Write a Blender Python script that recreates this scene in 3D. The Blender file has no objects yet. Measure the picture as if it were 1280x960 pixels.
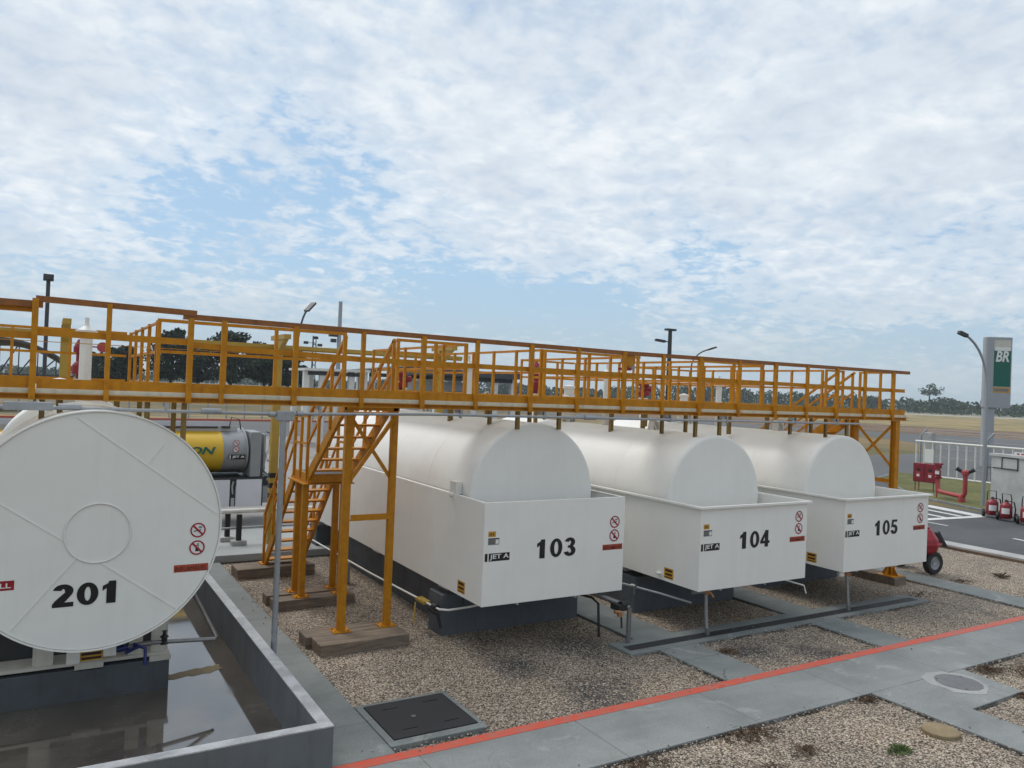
import bpy, bmesh, math, random
from math import sin, cos, pi, radians
from mathutils import Vector, Matrix, noise as mnoise
random.seed(7)
scene = bpy.context.scene
COL = scene.collection
V = Vector

# ------------------------------------------------------------------ materials
def new_mat(name):
    m = bpy.data.materials.new(name); m.use_nodes = True
    nt = m.node_tree
    for n in list(nt.nodes): nt.nodes.remove(n)
    out = nt.nodes.new('ShaderNodeOutputMaterial')
    b = nt.nodes.new('ShaderNodeBsdfPrincipled')
    nt.links.new(b.outputs[0], out.inputs[0])
    return m, nt, b
def N(nt, t, **kw):
    n = nt.nodes.new('ShaderNode' + t)
    for k, v in kw.items():
        if k.startswith('i_'):
            n.inputs[k[2:].replace('_', ' ')].default_value = v
        else: setattr(n, k, v)
    return n
def pos(nt, scale=(1, 1, 1)):
    g = N(nt, 'NewGeometry'); mp = N(nt, 'Mapping')
    mp.inputs['Scale'].default_value = scale
    nt.links.new(g.outputs['Position'], mp.inputs['Vector'])
    return mp.outputs['Vector']
def noise(nt, vec, scale, detail=5, rough=.6, dist=0):
    n = N(nt, 'TexNoise'); n.inputs['Scale'].default_value = scale; n.inputs['Detail'].default_value = detail
    n.inputs['Roughness'].default_value = rough; n.inputs['Distortion'].default_value = dist
    nt.links.new(vec, n.inputs['Vector']); return n.outputs['Fac']
def ramp(nt, fac, stops, interp='LINEAR'):
    r = N(nt, 'ValToRGB'); r.color_ramp.interpolation = interp
    el = r.color_ramp.elements
    while len(el) < len(stops): el.new(.5)
    for e, (p, c) in zip(el, stops):
        e.position = p
        e.color = (c, c, c, 1) if isinstance(c, (int, float)) else (*c, 1)
    nt.links.new(fac, r.inputs['Fac']); return r.outputs['Color']
def mixc(nt, fac, a, b, mode='MIX'):
    m = N(nt, 'Mix', data_type='RGBA', blend_type=mode)
    for sock, v in ((m.inputs[0], fac), (m.inputs[6], a), (m.inputs[7], b)):
        if isinstance(v, (int, float)): sock.default_value = v
        elif isinstance(v, tuple): sock.default_value = (*v, 1)
        else: nt.links.new(v, sock)
    return m.outputs[2]
def math_(nt, op, a, b=None, clamp=False):
    m = N(nt, 'Math', operation=op, use_clamp=clamp)
    for s, v in ((m.inputs[0], a), (m.inputs[1], b)):
        if v is None: continue
        if isinstance(v, (int, float)): s.default_value = v
        else: nt.links.new(v, s)
    return m.outputs[0]
def bump(nt, b, h, dist=.01, strength=.5):
    n = N(nt, 'Bump'); n.inputs['Distance'].default_value = dist; n.inputs['Strength'].default_value = strength
    nt.links.new(h, n.inputs['Height']); nt.links.new(n.outputs[0], b.inputs['Normal'])
def paint(name, col, rough=.45, dirt=None, dirt_amt=.25, metal=0, scale=3, wave=0, streak=True, spec=.5):
    """painted or plain surface with blotchy wear and faint vertical streaks"""
    m, nt, b = new_mat(name)
    b.inputs['Roughness'].default_value = rough; b.inputs['Metallic'].default_value = metal
    b.inputs['Specular IOR Level'].default_value = spec
    dirt = dirt or tuple(c * .55 for c in col)
    n1 = noise(nt, pos(nt), scale, 6, .65)
    f = ramp(nt, n1, [(.42, 0.0), (.75, 1.0)])
    f = math_(nt, 'MULTIPLY', f, dirt_amt)
    if streak:
        n2 = noise(nt, pos(nt, (9, 9, .5)), 1.3, 4, .6)
        f2 = math_(nt, 'MULTIPLY', ramp(nt, n2, [(.52, 0.0), (.8, 1.0)]), dirt_amt * .8)
        f = math_(nt, 'ADD', f, f2, True)
    nt.links.new(mixc(nt, f, col, dirt), b.inputs['Base Color'])
    r = math_(nt, 'MULTIPLY_ADD', n1, .18); r.node.inputs[2].default_value = rough - .08
    nt.links.new(r, b.inputs['Roughness'])
    if wave:
        bump(nt, b, noise(nt, pos(nt), 1.6, 2, .5), wave, .6)
    return m
M = {}
M['white'] = paint('white_paint', (.84, .83, .79), .42, (.56, .52, .45), .14, scale=1.4, wave=.025)
M['white_old'] = paint('white_worn_paint', (.74, .73, .69), .5, (.42, .38, .31), .3, scale=5)
M['edge'] = paint('lit_edge_cream', (.66, .63, .50), .5, (.3, .27, .2), .5, scale=7)  # pale cream that paints in the light along the deck edge
M['cream'] = paint('cream_steel', (.62, .60, .52), .5, (.35, .3, .24), .35, scale=6)
M['orange'] = paint('orange_yellow_paint', (.54, .225, .005), .45, (.27, .085, .006), .5, scale=9, spec=.3)
M['rail_brown'] = paint('brown_rail_paint', (.30, .11, .02), .55, (.12, .05, .025), .55, scale=7)  # darker and browner than the orange of the posts
M['yellow'] = paint('yellow_paint', (.42, .27, .04), .5, (.24, .16, .03), .4, scale=4)
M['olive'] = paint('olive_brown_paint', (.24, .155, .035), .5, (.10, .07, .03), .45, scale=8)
M['redpaint'] = paint('red_paint', (.23, .012, .022), .4, (.15, .01, .015), .3, scale=8)
M['redfade'] = paint('faded_red_paint', (.40, .055, .06), .5, (.3, .06, .05), .35, scale=8)
M['red'] = paint('signal_red', (.30, .01, .02), .4, dirt_amt=.1)
M['galv'] = paint('galvanised_steel', (.36, .38, .40), .42, (.22, .23, .24), .4, metal=.35, scale=12)
M['steel'] = paint('dull_steel', (.25, .25, .25), .4, (.14, .12, .10), .4, metal=.6, scale=20)
M['black'] = paint('black_rubber', (.012, .012, .013), .55, (.03, .03, .03), .3, streak=False)
M['lid'] = paint('black_lid', (.022, .023, .026), .6, (.05, .05, .05), .3, scale=4, streak=False, spec=.3)
M['dark'] = paint('dark_grey_metal', (.045, .047, .05), .5, dirt_amt=.3)
M['blue'] = paint('blue_handle', (.012, .022, .14), .35, dirt_amt=.1)
M['copper'] = paint('brass_fitting', (.42, .20, .09), .4, metal=.5, scale=20)
M['plinth'] = paint('grey_plinth_paint', (.088, .10, .114), .6, (.045, .05, .056), .5, scale=2.5)
M['wallgrey'] = paint('grey_wall_paint', (.15, .162, .175), .6, (.08, .082, .082), .5, scale=2)
M['sign_white'] = paint('sign_white', (.78, .77, .74), .4, dirt_amt=.05, streak=False)
M['sign_black'] = paint('sign_black', (.008, .008, .009), .4, dirt_amt=.05, streak=False)
M['sign_red'] = paint('sign_red_ring', (.34, .006, .03), .4, dirt_amt=.05, streak=False)
M['sign_rust'] = paint('sign_rust_red', (.42, .065, .03), .5, (.22, .04, .02), .4, scale=25, streak=False)
M['sign_darkred'] = paint('sign_dark_red', (.03, .006, .005), .5, dirt_amt=.1, streak=False)
M['sign_yellow'] = paint('sign_yellow', (.55, .29, .025), .45, dirt_amt=.2, streak=False)
M['sign_grey'] = paint('sign_grey', (.20, .20, .195), .45, dirt_amt=.3, scale=20, streak=False)
M['green'] = paint('sign_green', (.005, .12, .085), .35, dirt_amt=.1, streak=False)
M['truck_yellow'] = paint('truck_yellow', (.62, .385, .016), .35, dirt_amt=.15)
M['truck_grey'] = paint('truck_grey', (.27, .28, .29), .35, dirt_amt=.2)
M['truck_white'] = paint('truck_white', (.70, .70, .74), .4, dirt_amt=.1)
M['totem_grey'] = paint('totem_grey', (.36, .37, .39), .4, dirt_amt=.15)
M['glass'] = paint('dark_glass', (.02, .025, .03), .08, dirt_amt=.05)
M['aluminium'] = paint('aluminium', (.5, .5, .52), .35, metal=.5, dirt_amt=.2)
M['roof_dark'] = paint('dark_roofing', (.07, .075, .08), .6, dirt_amt=.3)
M['bark'] = paint('bark', (.055, .042, .032), .9, dirt_amt=.4, scale=3, streak=False)

def noise_col(nt, vec, scale):
    n = N(nt, 'TexNoise'); n.inputs['Scale'].default_value = scale; nt.links.new(vec, n.inputs['Vector']); return n.outputs['Color']
def concrete(name, c1, c2, scale=1.2, rough=.75, fine=60, bumpd=.003, joints=None, cracks=False):
    m, nt, b = new_mat(name); p = pos(nt)
    n1 = noise(nt, p, scale, 8, .65, .4); n2 = noise(nt, p, fine, 4, .6)
    n3 = noise(nt, pos(nt, (.35, 2.2, 1)), 1.7, 5, .6)
    c = ramp(nt, n1, [(.3, c1), (.62, c2)])
    c = mixc(nt, math_(nt, 'MULTIPLY', ramp(nt, n3, [(.5, 0.), (.72, 1.)]), .28), c, tuple(x * .72 for x in c1))
    c = mixc(nt, .22, c, ramp(nt, n2, [(.3, .1), (.7, .85)]), 'OVERLAY')
    if joints:      # expansion joints every few metres
        sp = N(nt, 'SeparateXYZ'); nt.links.new(p, sp.inputs[0])
        a = math_(nt, 'MODULO', math_(nt, 'ADD', sp.outputs[joints[0]], joints[2]), joints[1])
        j = math_(nt, 'LESS_THAN', a, .011)
        c = mixc(nt, math_(nt, 'MULTIPLY', j, .7), c, (.06, .06, .06))
    if cracks:
        vo = N(nt, 'TexVoronoi', feature='DISTANCE_TO_EDGE'); vo.inputs['Scale'].default_value = .42
        nt.links.new(mixc(nt, .16, p, noise_col(nt, p, 3.0), 'ADD'), vo.inputs['Vector'])
        ck = math_(nt, 'LESS_THAN', vo.outputs['Distance'], .0035)
        ck = math_(nt, 'MULTIPLY', ck, ramp(nt, noise(nt, p, .7, 3, .5), [(.58, 0.), (.64, 1.)]))
        c = mixc(nt, math_(nt, 'MULTIPLY', ck, .5), c, (.05, .05, .05))
        stn = ramp(nt, noise(nt, p, 1.9, 7, .72, 1.0), [(.58, 0.), (.70, 1.)])
        c = mixc(nt, math_(nt, 'MULTIPLY', stn, .30), c, (.115, .11, .10))
        pal = ramp(nt, noise(nt, pos(nt, (1, 1, 1)), .8, 6, .7, 1.5), [(.60, 0.), (.64, 1.)])
        c = mixc(nt, math_(nt, 'MULTIPLY', pal, .28), c, (.40, .40, .39))
    nt.links.new(c, b.inputs['Base Color'])
    rr = math_(nt, 'MULTIPLY_ADD', n1, .3); rr.node.inputs[2].default_value = rough - .15
    nt.links.new(rr, b.inputs['Roughness'])
    bump(nt, b, math_(nt, 'ADD', n2, n1), bumpd, .5)
    return m
M['walk'] = concrete('walk_concrete', (.17, .184, .182), (.25, .263, .26), .9, joints=(0, 1.9, .45), cracks=True)
M['strip'] = concrete('strip_concrete', (.135, .152, .148), (.21, .226, .222), 1.1, joints=(1, 2.1, .35), cracks=True)
M['apron'] = concrete('apron_concrete', (.26, .28, .285), (.38, .39, .385), .5, joints=(0, 3.0, .4))
M['coping'] = concrete('wall_coping', (.27, .28, .29), (.52, .53, .54), 4.0, .4)
M['block'] = concrete('block_concrete', (.30, .30, .29), (.45, .44, .43), 2.0, .6)
M['oldwall'] = concrete('precast_concrete', (.36, .37, .36), (.52, .52, .50), 1.0)
M['cover_brown'] = concrete('cover_brown', (.19, .14, .075), (.29, .225, .13), 4)
M['manhole'] = concrete('manhole_grey', (.12, .124, .13), (.165, .17, .175), 5)
M['patch_white'] = concrete('patch_white', (.27, .28, .28), (.36, .365, .36), 4)
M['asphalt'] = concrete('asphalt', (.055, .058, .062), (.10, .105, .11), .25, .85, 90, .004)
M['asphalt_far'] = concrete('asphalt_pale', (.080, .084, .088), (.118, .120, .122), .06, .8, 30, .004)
M['yard'] = concrete('yard_paving', (.20, .19, .185), (.30, .285, .27), .25, .8)
M['marking'] = paint('road_marking', (.66, .66, .64), .6, (.3, .3, .3), .5, scale=6, streak=False)
M['redline'] = paint('red_line_paint', (.56, .075, .038), .55, (.30, .16, .13), .9, scale=9, streak=False)

def gravel_mat():
    m, nt, b = new_mat('pale_gravel')
    p = pos(nt)
    d = N(nt, 'TexNoise'); d.inputs['Scale'].default_value = 30; nt.links.new(p, d.inputs['Vector'])
    pw = mixc(nt, .035, p, d.outputs['Color'], 'ADD')
    v = N(nt, 'TexVoronoi'); v.inputs['Scale'].default_value = 52; v.inputs['Randomness'].default_value = 1
    nt.links.new(pw, v.inputs['Vector'])
    sp = N(nt, 'SeparateColor'); nt.links.new(v.outputs['Color'], sp.inputs[0])
    stone = ramp(nt, sp.outputs[0], [(0, (.07, .056, .044)), (.15, (.23, .17, .125)), (.42, (.41, .33, .25)), (.7, (.55, .46, .36)), (.9, (.67, .585, .48)), (1, (.80, .74, .65))])
    gap = ramp(nt, v.outputs['Distance'], [(.0, 1.0), (.45, .88), (.75, .10)])
    c = mixc(nt, 1.0, stone, gap, 'MULTIPLY')
    big = noise(nt, p, .55, 6, .65, .6)
    c = mixc(nt, 1.0, c, ramp(nt, big, [(.32, (.70, .70, .72)), (.55, (1.0, .98, .95)), (.75, (1.12, 1.06, .98))]), 'MULTIPLY')
    # damp dark stones in loose patches
    wet = ramp(nt, noise(nt, p, .8, 7, .7, 1.2), [(.60, 0.), (.72, 1.)])
    c = mixc(nt, math_(nt, 'MULTIPLY', wet, .62), c, (.045, .043, .045))
    # oily dark stains on the stones at a few places
    for (sx, sy, sr) in ((6.1, 7.75, .75), (6.9, 9.3, .8), (5.6, 8.9, .6), (9.1, 7.9, .55), (10.0, 7.6, .4)):
        dv = N(nt, 'VectorMath', operation='DISTANCE'); nt.links.new(mixc(nt, .8, p, noise_col(nt, p, 1.6), 'ADD'), dv.inputs[0]); dv.inputs[1].default_value = (sx + .4, sy + .4, .4)
        f = ramp(nt, math_(nt, 'DIVIDE', dv.outputs['Value'], sr), [(.35, 1.), (1., 0.)])
        st = math_(nt, 'MULTIPLY', f, ramp(nt, sp.outputs[2], [(.25, 0.), (.45, .85)]))
        c = mixc(nt, st, c, (.028, .028, .034))
    # a little brown leaf litter
    lit = ramp(nt, noise(nt, p, 2.2, 8, .75, .8), [(.66, 0.), (.72, 1.)])
    c = mixc(nt, math_(nt, 'MULTIPLY', lit, .75), c, (.075, .045, .03))
    nt.links.new(c, b.inputs['Base Color']); b.inputs['Roughness'].default_value = .85
    h = math_(nt, 'SUBTRACT', 1.0, v.outputs['Distance'])
    h = math_(nt, 'ADD', h, math_(nt, 'MULTIPLY', sp.outputs[1], .7))
    bump(nt, b, h, .011, .8)
    return m
M['gravel'] = gravel_mat()
def field_mat():
    m, nt, b = new_mat('dry_field')
    p = pos(nt)
    n1 = noise(nt, pos(nt, (1, 1, 1)), .03, 8, .7, .5); n2 = noise(nt, p, .4, 6, .7)
    c = ramp(nt, n1, [(.30, (.085, .10, .04)), (.45, (.17, .15, .065)), (.56, (.30, .22, .11)), (.72, (.23, .165, .085))])
    c = mixc(nt, .5, c, ramp(nt, n2, [(.3, (.07, .06, .03)), (.7, (.38, .30, .17))]), 'OVERLAY')
    nt.links.new(c, b.inputs['Base Color']); b.inputs['Roughness'].default_value = .95
    bump(nt, b, n2, .1, .6); return m
M['field'] = field_mat()
def two_tone(name, a, bcol, scale, rough=.95, bd=.05):
    m, nt, b = new_mat(name); p = pos(nt)
    n1 = noise(nt, p, scale, 8, .72, .4); n2 = noise(nt, p, scale * 14, 4, .6)
    c = ramp(nt, n1, [(.35, a), (.65, bcol)])
    c = mixc(nt, .35, c, ramp(nt, n2, [(.3, .15), (.7, .85)]), 'OVERLAY')
    nt.links.new(c, b.inputs['Base Color']); b.inputs['Roughness'].default_value = rough
    bump(nt, b, n2, bd, .6); return m
M['soil'] = two_tone('red_soil', (.09, .055, .038), (.23, .155, .095), .07)
M['drygrass'] = two_tone('dry_grass', (.11, .115, .045), (.40, .28, .13), .05)
M['greyfield'] = two_tone('grey_green_field', (.14, .15, .10), (.26, .25, .18), .02)
M['lawn'] = two_tone('mown_lawn', (.075, .085, .022), (.155, .145, .045), .6)
M['timber'] = None
def timber_mat():
    m, nt, b = new_mat('weathered_timber')
    n1 = noise(nt, pos(nt, (1.2, 14, 14)), 1.6, 6, .65, .5); n2 = noise(nt, pos(nt), 2.5, 5, .6)
    c = ramp(nt, n1, [(.3, (.10, .072, .05)), (.55, (.22, .165, .118)), (.75, (.32, .25, .19))])
    c = mixc(nt, ramp(nt, n2, [(.45, 0.), (.7, .5)]), c, (.085, .085, .085))
    nt.links.new(c, b.inputs['Base Color']); b.inputs['Roughness'].default_value = .85
    bump(nt, b, n1, .006, .7); return m
M['timber'] = timber_mat()
def water_mat():
    m, nt, b = new_mat('flooded_floor')
    p = pos(nt)
    n1 = noise(nt, p, 1.1, 7, .65, .5)
    c = ramp(nt, n1, [(.3, (.075, .06, .048)), (.7, (.16, .14, .118))])
    nt.links.new(c, b.inputs['Base Color'])
    b.inputs['IOR'].default_value = 2.3
    nt.links.new(ramp(nt, noise(nt, p, .9, 5, .6), [(.35, .025), (.55, .07), (.7, .22)]), b.inputs['Roughness'])
    bump(nt, b, noise(nt, p, 1.5, 2, .5), .002, .05); return m
M['water'] = water_mat()
def leaf_mat(name, a, bcol):
    m, nt, b = new_mat(name)
    oi = N(nt, 'NewGeometry'); r = ramp(nt, oi.outputs['Random Per Island'], [(0, a), (1, bcol)])
    nt.links.new(r, b.inputs['Base Color']); b.inputs['Roughness'].default_value = .6
    b.inputs['Specular IOR Level'].default_value = .25
    return m
M['leaf_dark'] = leaf_mat('leaves_dark', (.010, .022, .012), (.035, .058, .026))
M['leaf_mid'] = leaf_mat('leaves_mid', (.03, .055, .022), (.075, .11, .045))
M['leaf_far'] = leaf_mat('leaves_far', (.022, .048, .024), (.062, .098, .045))
M['weed'] = leaf_mat('weed_dry', (.045, .032, .022), (.14, .09, .055))
M['weed_green'] = leaf_mat('weed_green', (.03, .055, .012), (.09, .13, .03))

# ------------------------------------------------------------------ mesh builder
class MB:
    def __init__(s): s.v = []; s.f = []; s.m = []; s.s = []
    def add(s, vs, fs, mat=0, smooth=False):
        o = len(s.v); s.v += [tuple(p) for p in vs]
        for f in fs: s.f.append([i + o for i in f]); s.m.append(mat); s.s.append(smooth)
        return s
    def box(s, x0, x1, y0, y1, z0, z1, mat=0):
        vs = [(x, y, z) for z in (z0, z1) for y in (y0, y1) for x in (x0, x1)]
        return s.add(vs, [(0, 2, 3, 1), (4, 5, 7, 6), (0, 1, 5, 4), (2, 6, 7, 3), (0, 4, 6, 2), (1, 3, 7, 5)], mat)
    def bar(s, a, b, w, h, mat=0, up=(0, 0, 1)):
        a = V(a); b = V(b); d = (b - a).normalized(); u = V(up)
        if abs(d.dot(u)) > .98: u = V((0, 1, 0))
        r = d.cross(u).normalized() * (w / 2); t = r.cross(d).normalized() * (h / 2)
        vs = [p + sx * r + sz * t for p in (a, b) for sz in (-1, 1) for sx in (-1, 1)]
        return s.add(vs, [(0, 1, 3, 2), (4, 6, 7, 5), (0, 4, 5, 1), (2, 3, 7, 6), (0, 2, 6, 4), (1, 5, 7, 3)], mat)
    def angle(s, a, b, w, t=.008, mat=0, up=(0, 0, 1), flip=1):
        """rolled L section from a to b"""
        a = V(a); b = V(b); d = (b - a).normalized(); u = V(up)
        if abs(d.dot(u)) > .98: u = V((0, 1, 0))
        r = d.cross(u).normalized(); q = r.cross(d).normalized()
        s.bar(a - q * (w / 2 - t / 2), b - q * (w / 2 - t / 2), w, t, mat, up)
        off = r * (w / 2 - t / 2) * flip + q * (t / 2)
        return s.bar(a + off, b + off, t, w - t, mat, up)
    def tube(s, pts, r, seg=12, mat=0, caps=True, radii=None):
        pts = [V(p) for p in pts]; n = len(pts); rings = []
        up = V((0, 0, 1)); prev = None
        for i, p in enumerate(pts):
            d = (pts[min(i + 1, n - 1)] - pts[max(i - 1, 0)]).normalized()
            if prev is None:
                x = d.cross(up) if abs(d.dot(up)) < .95 else d.cross(V((0, 1, 0)))
            else: x = prev - d * prev.dot(d)
            x.normalize(); prev = x; y = d.cross(x)
            rr = radii[i] if radii else r
            rings.append([p + (x * cos(2 * pi * k / seg) + y * sin(2 * pi * k / seg)) * rr for k in range(seg)])
        vs = [q for ring in rings for q in ring]
        fs = [(i * seg + k, i * seg + (k + 1) % seg, (i + 1) * seg + (k + 1) % seg, (i + 1) * seg + k) for i in range(n - 1) for k in range(seg)]
        s.add(vs, fs, mat, True)
        if caps:
            s.add(rings[0], [tuple(range(seg))[::-1]], mat); s.add(rings[-1], [tuple(range(seg))], mat)
        return s
    def lathe(s, prof, c, axis='Z', seg=24, mat=0, sharp=True):
        """prof: list of (r, h); revolve about axis through c. sharp=True splits rings at corners"""
        c = V(c)
        def P(r, h, a):
            if axis == 'Z': return c + V((r * cos(a), r * sin(a), h))
            if axis == 'Y': return c + V((r * cos(a), h, -r * sin(a)))
            return c + V((h, r * cos(a), r * sin(a)))
        if sharp:
            segs = [(prof[i], prof[i + 1]) for i in range(len(prof) - 1)]
        else: segs = None
        if segs:
            for (r0, h0), (r1, h1) in segs:
                vs = [P(r, h, 2 * pi * k / seg) for r, h in ((r0, h0), (r1, h1)) for k in range(seg)]
                s.add(vs, [(k, (k + 1) % seg, seg + (k + 1) % seg, seg + k) for k in range(seg)], mat, abs(h1 - h0) > 1e-5)
        else:
            vs = [P(r, h, 2 * pi * k / seg) for r, h in prof for k in range(seg)]
            s.add(vs, [(i * seg + k, i * seg + (k + 1) % seg, (i + 1) * seg + (k + 1) % seg, (i + 1) * seg + k) for i in range(len(prof) - 1) for k in range(seg)], mat, True)
        return s
    def poly(s, pts, mat=0): return s.add(pts, [tuple(range(len(pts)))], mat)
    def prism(s, pts, z0, z1, mat=0):
        """vertical prism over a counter-clockwise xy polygon"""
        n = len(pts); vs = [(x, y, z0) for x, y in pts] + [(x, y, z1) for x, y in pts]
        return s.add(vs, [tuple(range(n))[::-1], tuple(range(n, 2 * n))] + [(i, (i + 1) % n, n + (i + 1) % n, n + i) for i in range(n)], mat)
    def build(s, name, mats, parent=None, bevel=0, kind=None, **props):
        me = bpy.data.meshes.new(name); me.from_pydata(s.v, [], s.f)
        mats = mats if isinstance(mats, (list, tuple)) else [mats]
        for m in mats: me.materials.append(M[m] if isinstance(m, str) else m)
        me.polygons.foreach_set('material_index', s.m); me.polygons.foreach_set('use_smooth', s.s); me.update()
        o = bpy.data.objects.new(name, me); COL.objects.link(o)
        if parent:
            o.parent = parent; o.matrix_parent_inverse = parent_inv(parent)
        if bevel:
            b = o.modifiers.new('bevel', 'BEVEL'); b.width = bevel; b.segments = 2; b.limit_method = 'ANGLE'
        if kind: o['kind'] = kind
        for k, v in props.items(): o[k] = v
        return o
def world_m(o):
    m = o.matrix_basis.copy()
    if o.parent: m = world_m(o.parent) @ o.matrix_parent_inverse @ m
    return m
def parent_inv(p): return world_m(p).inverted()
def thing(name, label, cat, loc=(0, 0, 0), group=None):
    o = bpy.data.objects.new(name, None); o.empty_display_size = .2; COL.objects.link(o); o.location = loc
    o['label'] = label; o['category'] = cat
    if group: o['group'] = group
    return o
def copy_tree(o, parent=None, offset=None):
    c = o.copy(); COL.objects.link(c)
    if parent: c.parent = parent
    for ch in [x for x in scene.objects if x.parent == o]: copy_tree(ch, c)
    return c

_text = {}
def text_into(mb, body, x0, x1, z0, z1, y, mat=0, thick=.004, bold=.0, plane='Y', shear=0):
    """lettering filling the box x0..x1, z0..z1 on a wall facing -Y (plane='Y') or -X (plane='X': x runs toward -Y)"""
    key = (body, bold, shear)
    if key not in _text:
        cu = bpy.data.curves.new('lettering', 'FONT'); cu.body = body; cu.extrude = 0; cu.offset = bold; cu.shear = shear; cu.resolution_u = 4
        ob = bpy.data.objects.new('lettering', cu)
        me = bpy.data.meshes.new_from_object(ob)
        _text[key] = ([tuple(v.co) for v in me.vertices], [tuple(p.vertices) for p in me.polygons])
        bpy.data.objects.remove(ob); bpy.data.curves.remove(cu); bpy.data.meshes.remove(me)
    vs, fs = _text[key]
    ax, bx = min(v[0] for v in vs), max(v[0] for v in vs); az, bz = min(v[1] for v in vs), max(v[1] for v in vs)
    def T(v):
        h = x0 + (v[0] - ax) / (bx - ax) * (x1 - x0); z = z0 + (v[1] - az) / (bz - az) * (z1 - z0)
        return (h, y, z) if plane == 'Y' else (y, h, z)
    mb.add([T(v) for v in vs], fs, mat)
def ring_sign(mb, cx, cz, r, y, icon):
    """round prohibition sign on a wall facing -Y; materials 0 white 1 red 2 black"""
    seg = 32
    def D(r0, yy): return [(cx + r0 * cos(2 * pi * k / seg), yy, cz + r0 * sin(2 * pi * k / seg)) for k in range(seg)]
    mb.poly(D(r, y - .002), 0)
    a, b_ = D(r, y - .0045), D(r * .81, y - .0045)
    mb.add(a + b_, [(k, (k + 1) % seg, seg + (k + 1) % seg, seg + k) for k in range(seg)], 1)
    s = r * .86 * .7071; w = r * .085
    mb.poly([(cx - s - w, y - .006, cz + s - w), (cx - s + w, y - .006, cz + s + w), (cx + s + w, y - .006, cz - s + w), (cx + s - w, y - .006, cz - s - w)][::-1], 1)
    yk = y - .0035
    if icon == 'smoke':
        q = r * .55
        mb.poly([(cx - q, yk, cz - r * .22), (cx + q * .75, yk, cz - r * .02), (cx + q * .75, yk, cz + r * .1), (cx - q, yk, cz - r * .08)], 2)
        for k in range(3):
            x = cx + q * (.1 + .3 * k); mb.poly([(x, yk, cz + r * .22), (x + r * .08, yk, cz + r * .22), (x + r * .16, yk, cz + r * .5), (x + r * .06, yk, cz + r * .52)], 2)
    else:
        mb.poly([(cx - r * .2, yk, cz - r * .5), (cx + r * .2, yk, cz - r * .5), (cx + r * .22, yk, cz + r * .35), (cx - r * .18, yk, cz + r * .35)], 2)
        mb.poly([(cx + r * .05, yk, cz + r * .36), (cx + r * .18, yk, cz + r * .36), (cx + r * .18, yk, cz + r * .6), (cx + r * .05, yk, cz + r * .6)], 2)
        mb.poly([(cx - r * .12, yk - .001, cz + r * .02), (cx + r * .15, yk - .001, cz + r * .02), (cx + r * .15, yk - .001, cz + r * .26), (cx - r * .12, yk - .001, cz + r * .26)], 0)
def plate(mb, x0, x1, z0, z1, y, mat=0): mb.poly([(x0, y, z0), (x1, y, z0), (x1, y, z1), (x0, y, z1)], mat)

# heavy grotesque numerals built from strokes
def digits_into(mb, body, x0, x1, z0, z1, y, mat=0, b=.02):
    n = len(body); adv = (x1 - x0) / (n - .08); wd = adv * .92; hh = z1 - z0; cnt = [0]
    def put(poly, ox):
        cnt[0] += 1; yy = y - .0005 * cnt[0]
        mb.add([(ox + px / .6 * wd, yy, z0 + pz * hh) for px, pz in poly], [tuple(range(len(poly)))], mat)
    def ring(ox, cx, cz, ro, rzo, ri, rzi, a0, a1, m=26):
        cnt[0] += 1; yy = y - .0005 * cnt[0]; vs = []; ri = max(.03, ri - b); rzi -= b * 1.5
        for k in range(m + 1):
            a = radians(a0 + (a1 - a0) * k / m)
            for r_, q_ in ((ro, rzo), (ri, rzi)): vs.append((ox + (cx + r_ * cos(a)) / .6 * wd, yy, z0 + (cz + q_ * sin(a)) * hh))
        mb.add(vs, [(2 * k, 2 * k + 1, 2 * k + 3, 2 * k + 2) for k in range(m)], mat)
    for i, ch in enumerate(body):
        ox = x0 + adv * i
        if ch == '0': ring(ox, .3, .5, .29, .5, .125, .37, 0, 360, 40)
        elif ch == '1': put([(.20 - b, 0), (.42, 0), (.42, 1), (.26 - b, 1), (.20, .9), (.05, .79), (.05, .61 - b), (.20 - b, .69)], ox)
        elif ch == '2':
            ring(ox, .3, .70, .27, .30, .085, .155, 170, -32); put([(.02, 0), (.58, 0), (.58, .17 + b * .8), (.30 + b, .17 + b * .8), (.53, .53), (.56, .63), (.42, .70), (.36 - b, .60), (.10, .30), (.02, .15)], ox)
        elif ch == '3':
            ring(ox, .295, .735, .25, .265, .08, .135, 165, -80); ring(ox, .295, .285, .285, .285, .095, .15, 82, -168); put([(.2, .45), (.36, .45), (.36, .58), (.2, .58)], ox)
        elif ch == '4':
            put([(.32 - b, 0), (.51, 0), (.51, 1), (.32 - b, 1)], ox); put([(.0, .21), (.6, .21), (.6, .365), (.0, .365)], ox); put([(.0, .364), (.17, .364), (.335, .70), (.335, 1)], ox)
        elif ch == '5':
            put([(.13, .83), (.54, .83), (.54, .985), (.11, .985)], ox); put([(.05, .47), (.22, .50), (.27, .90), (.12, .98)], ox); ring(ox, .295, .325, .29, .325, .10, .18, 128, -168)
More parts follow.
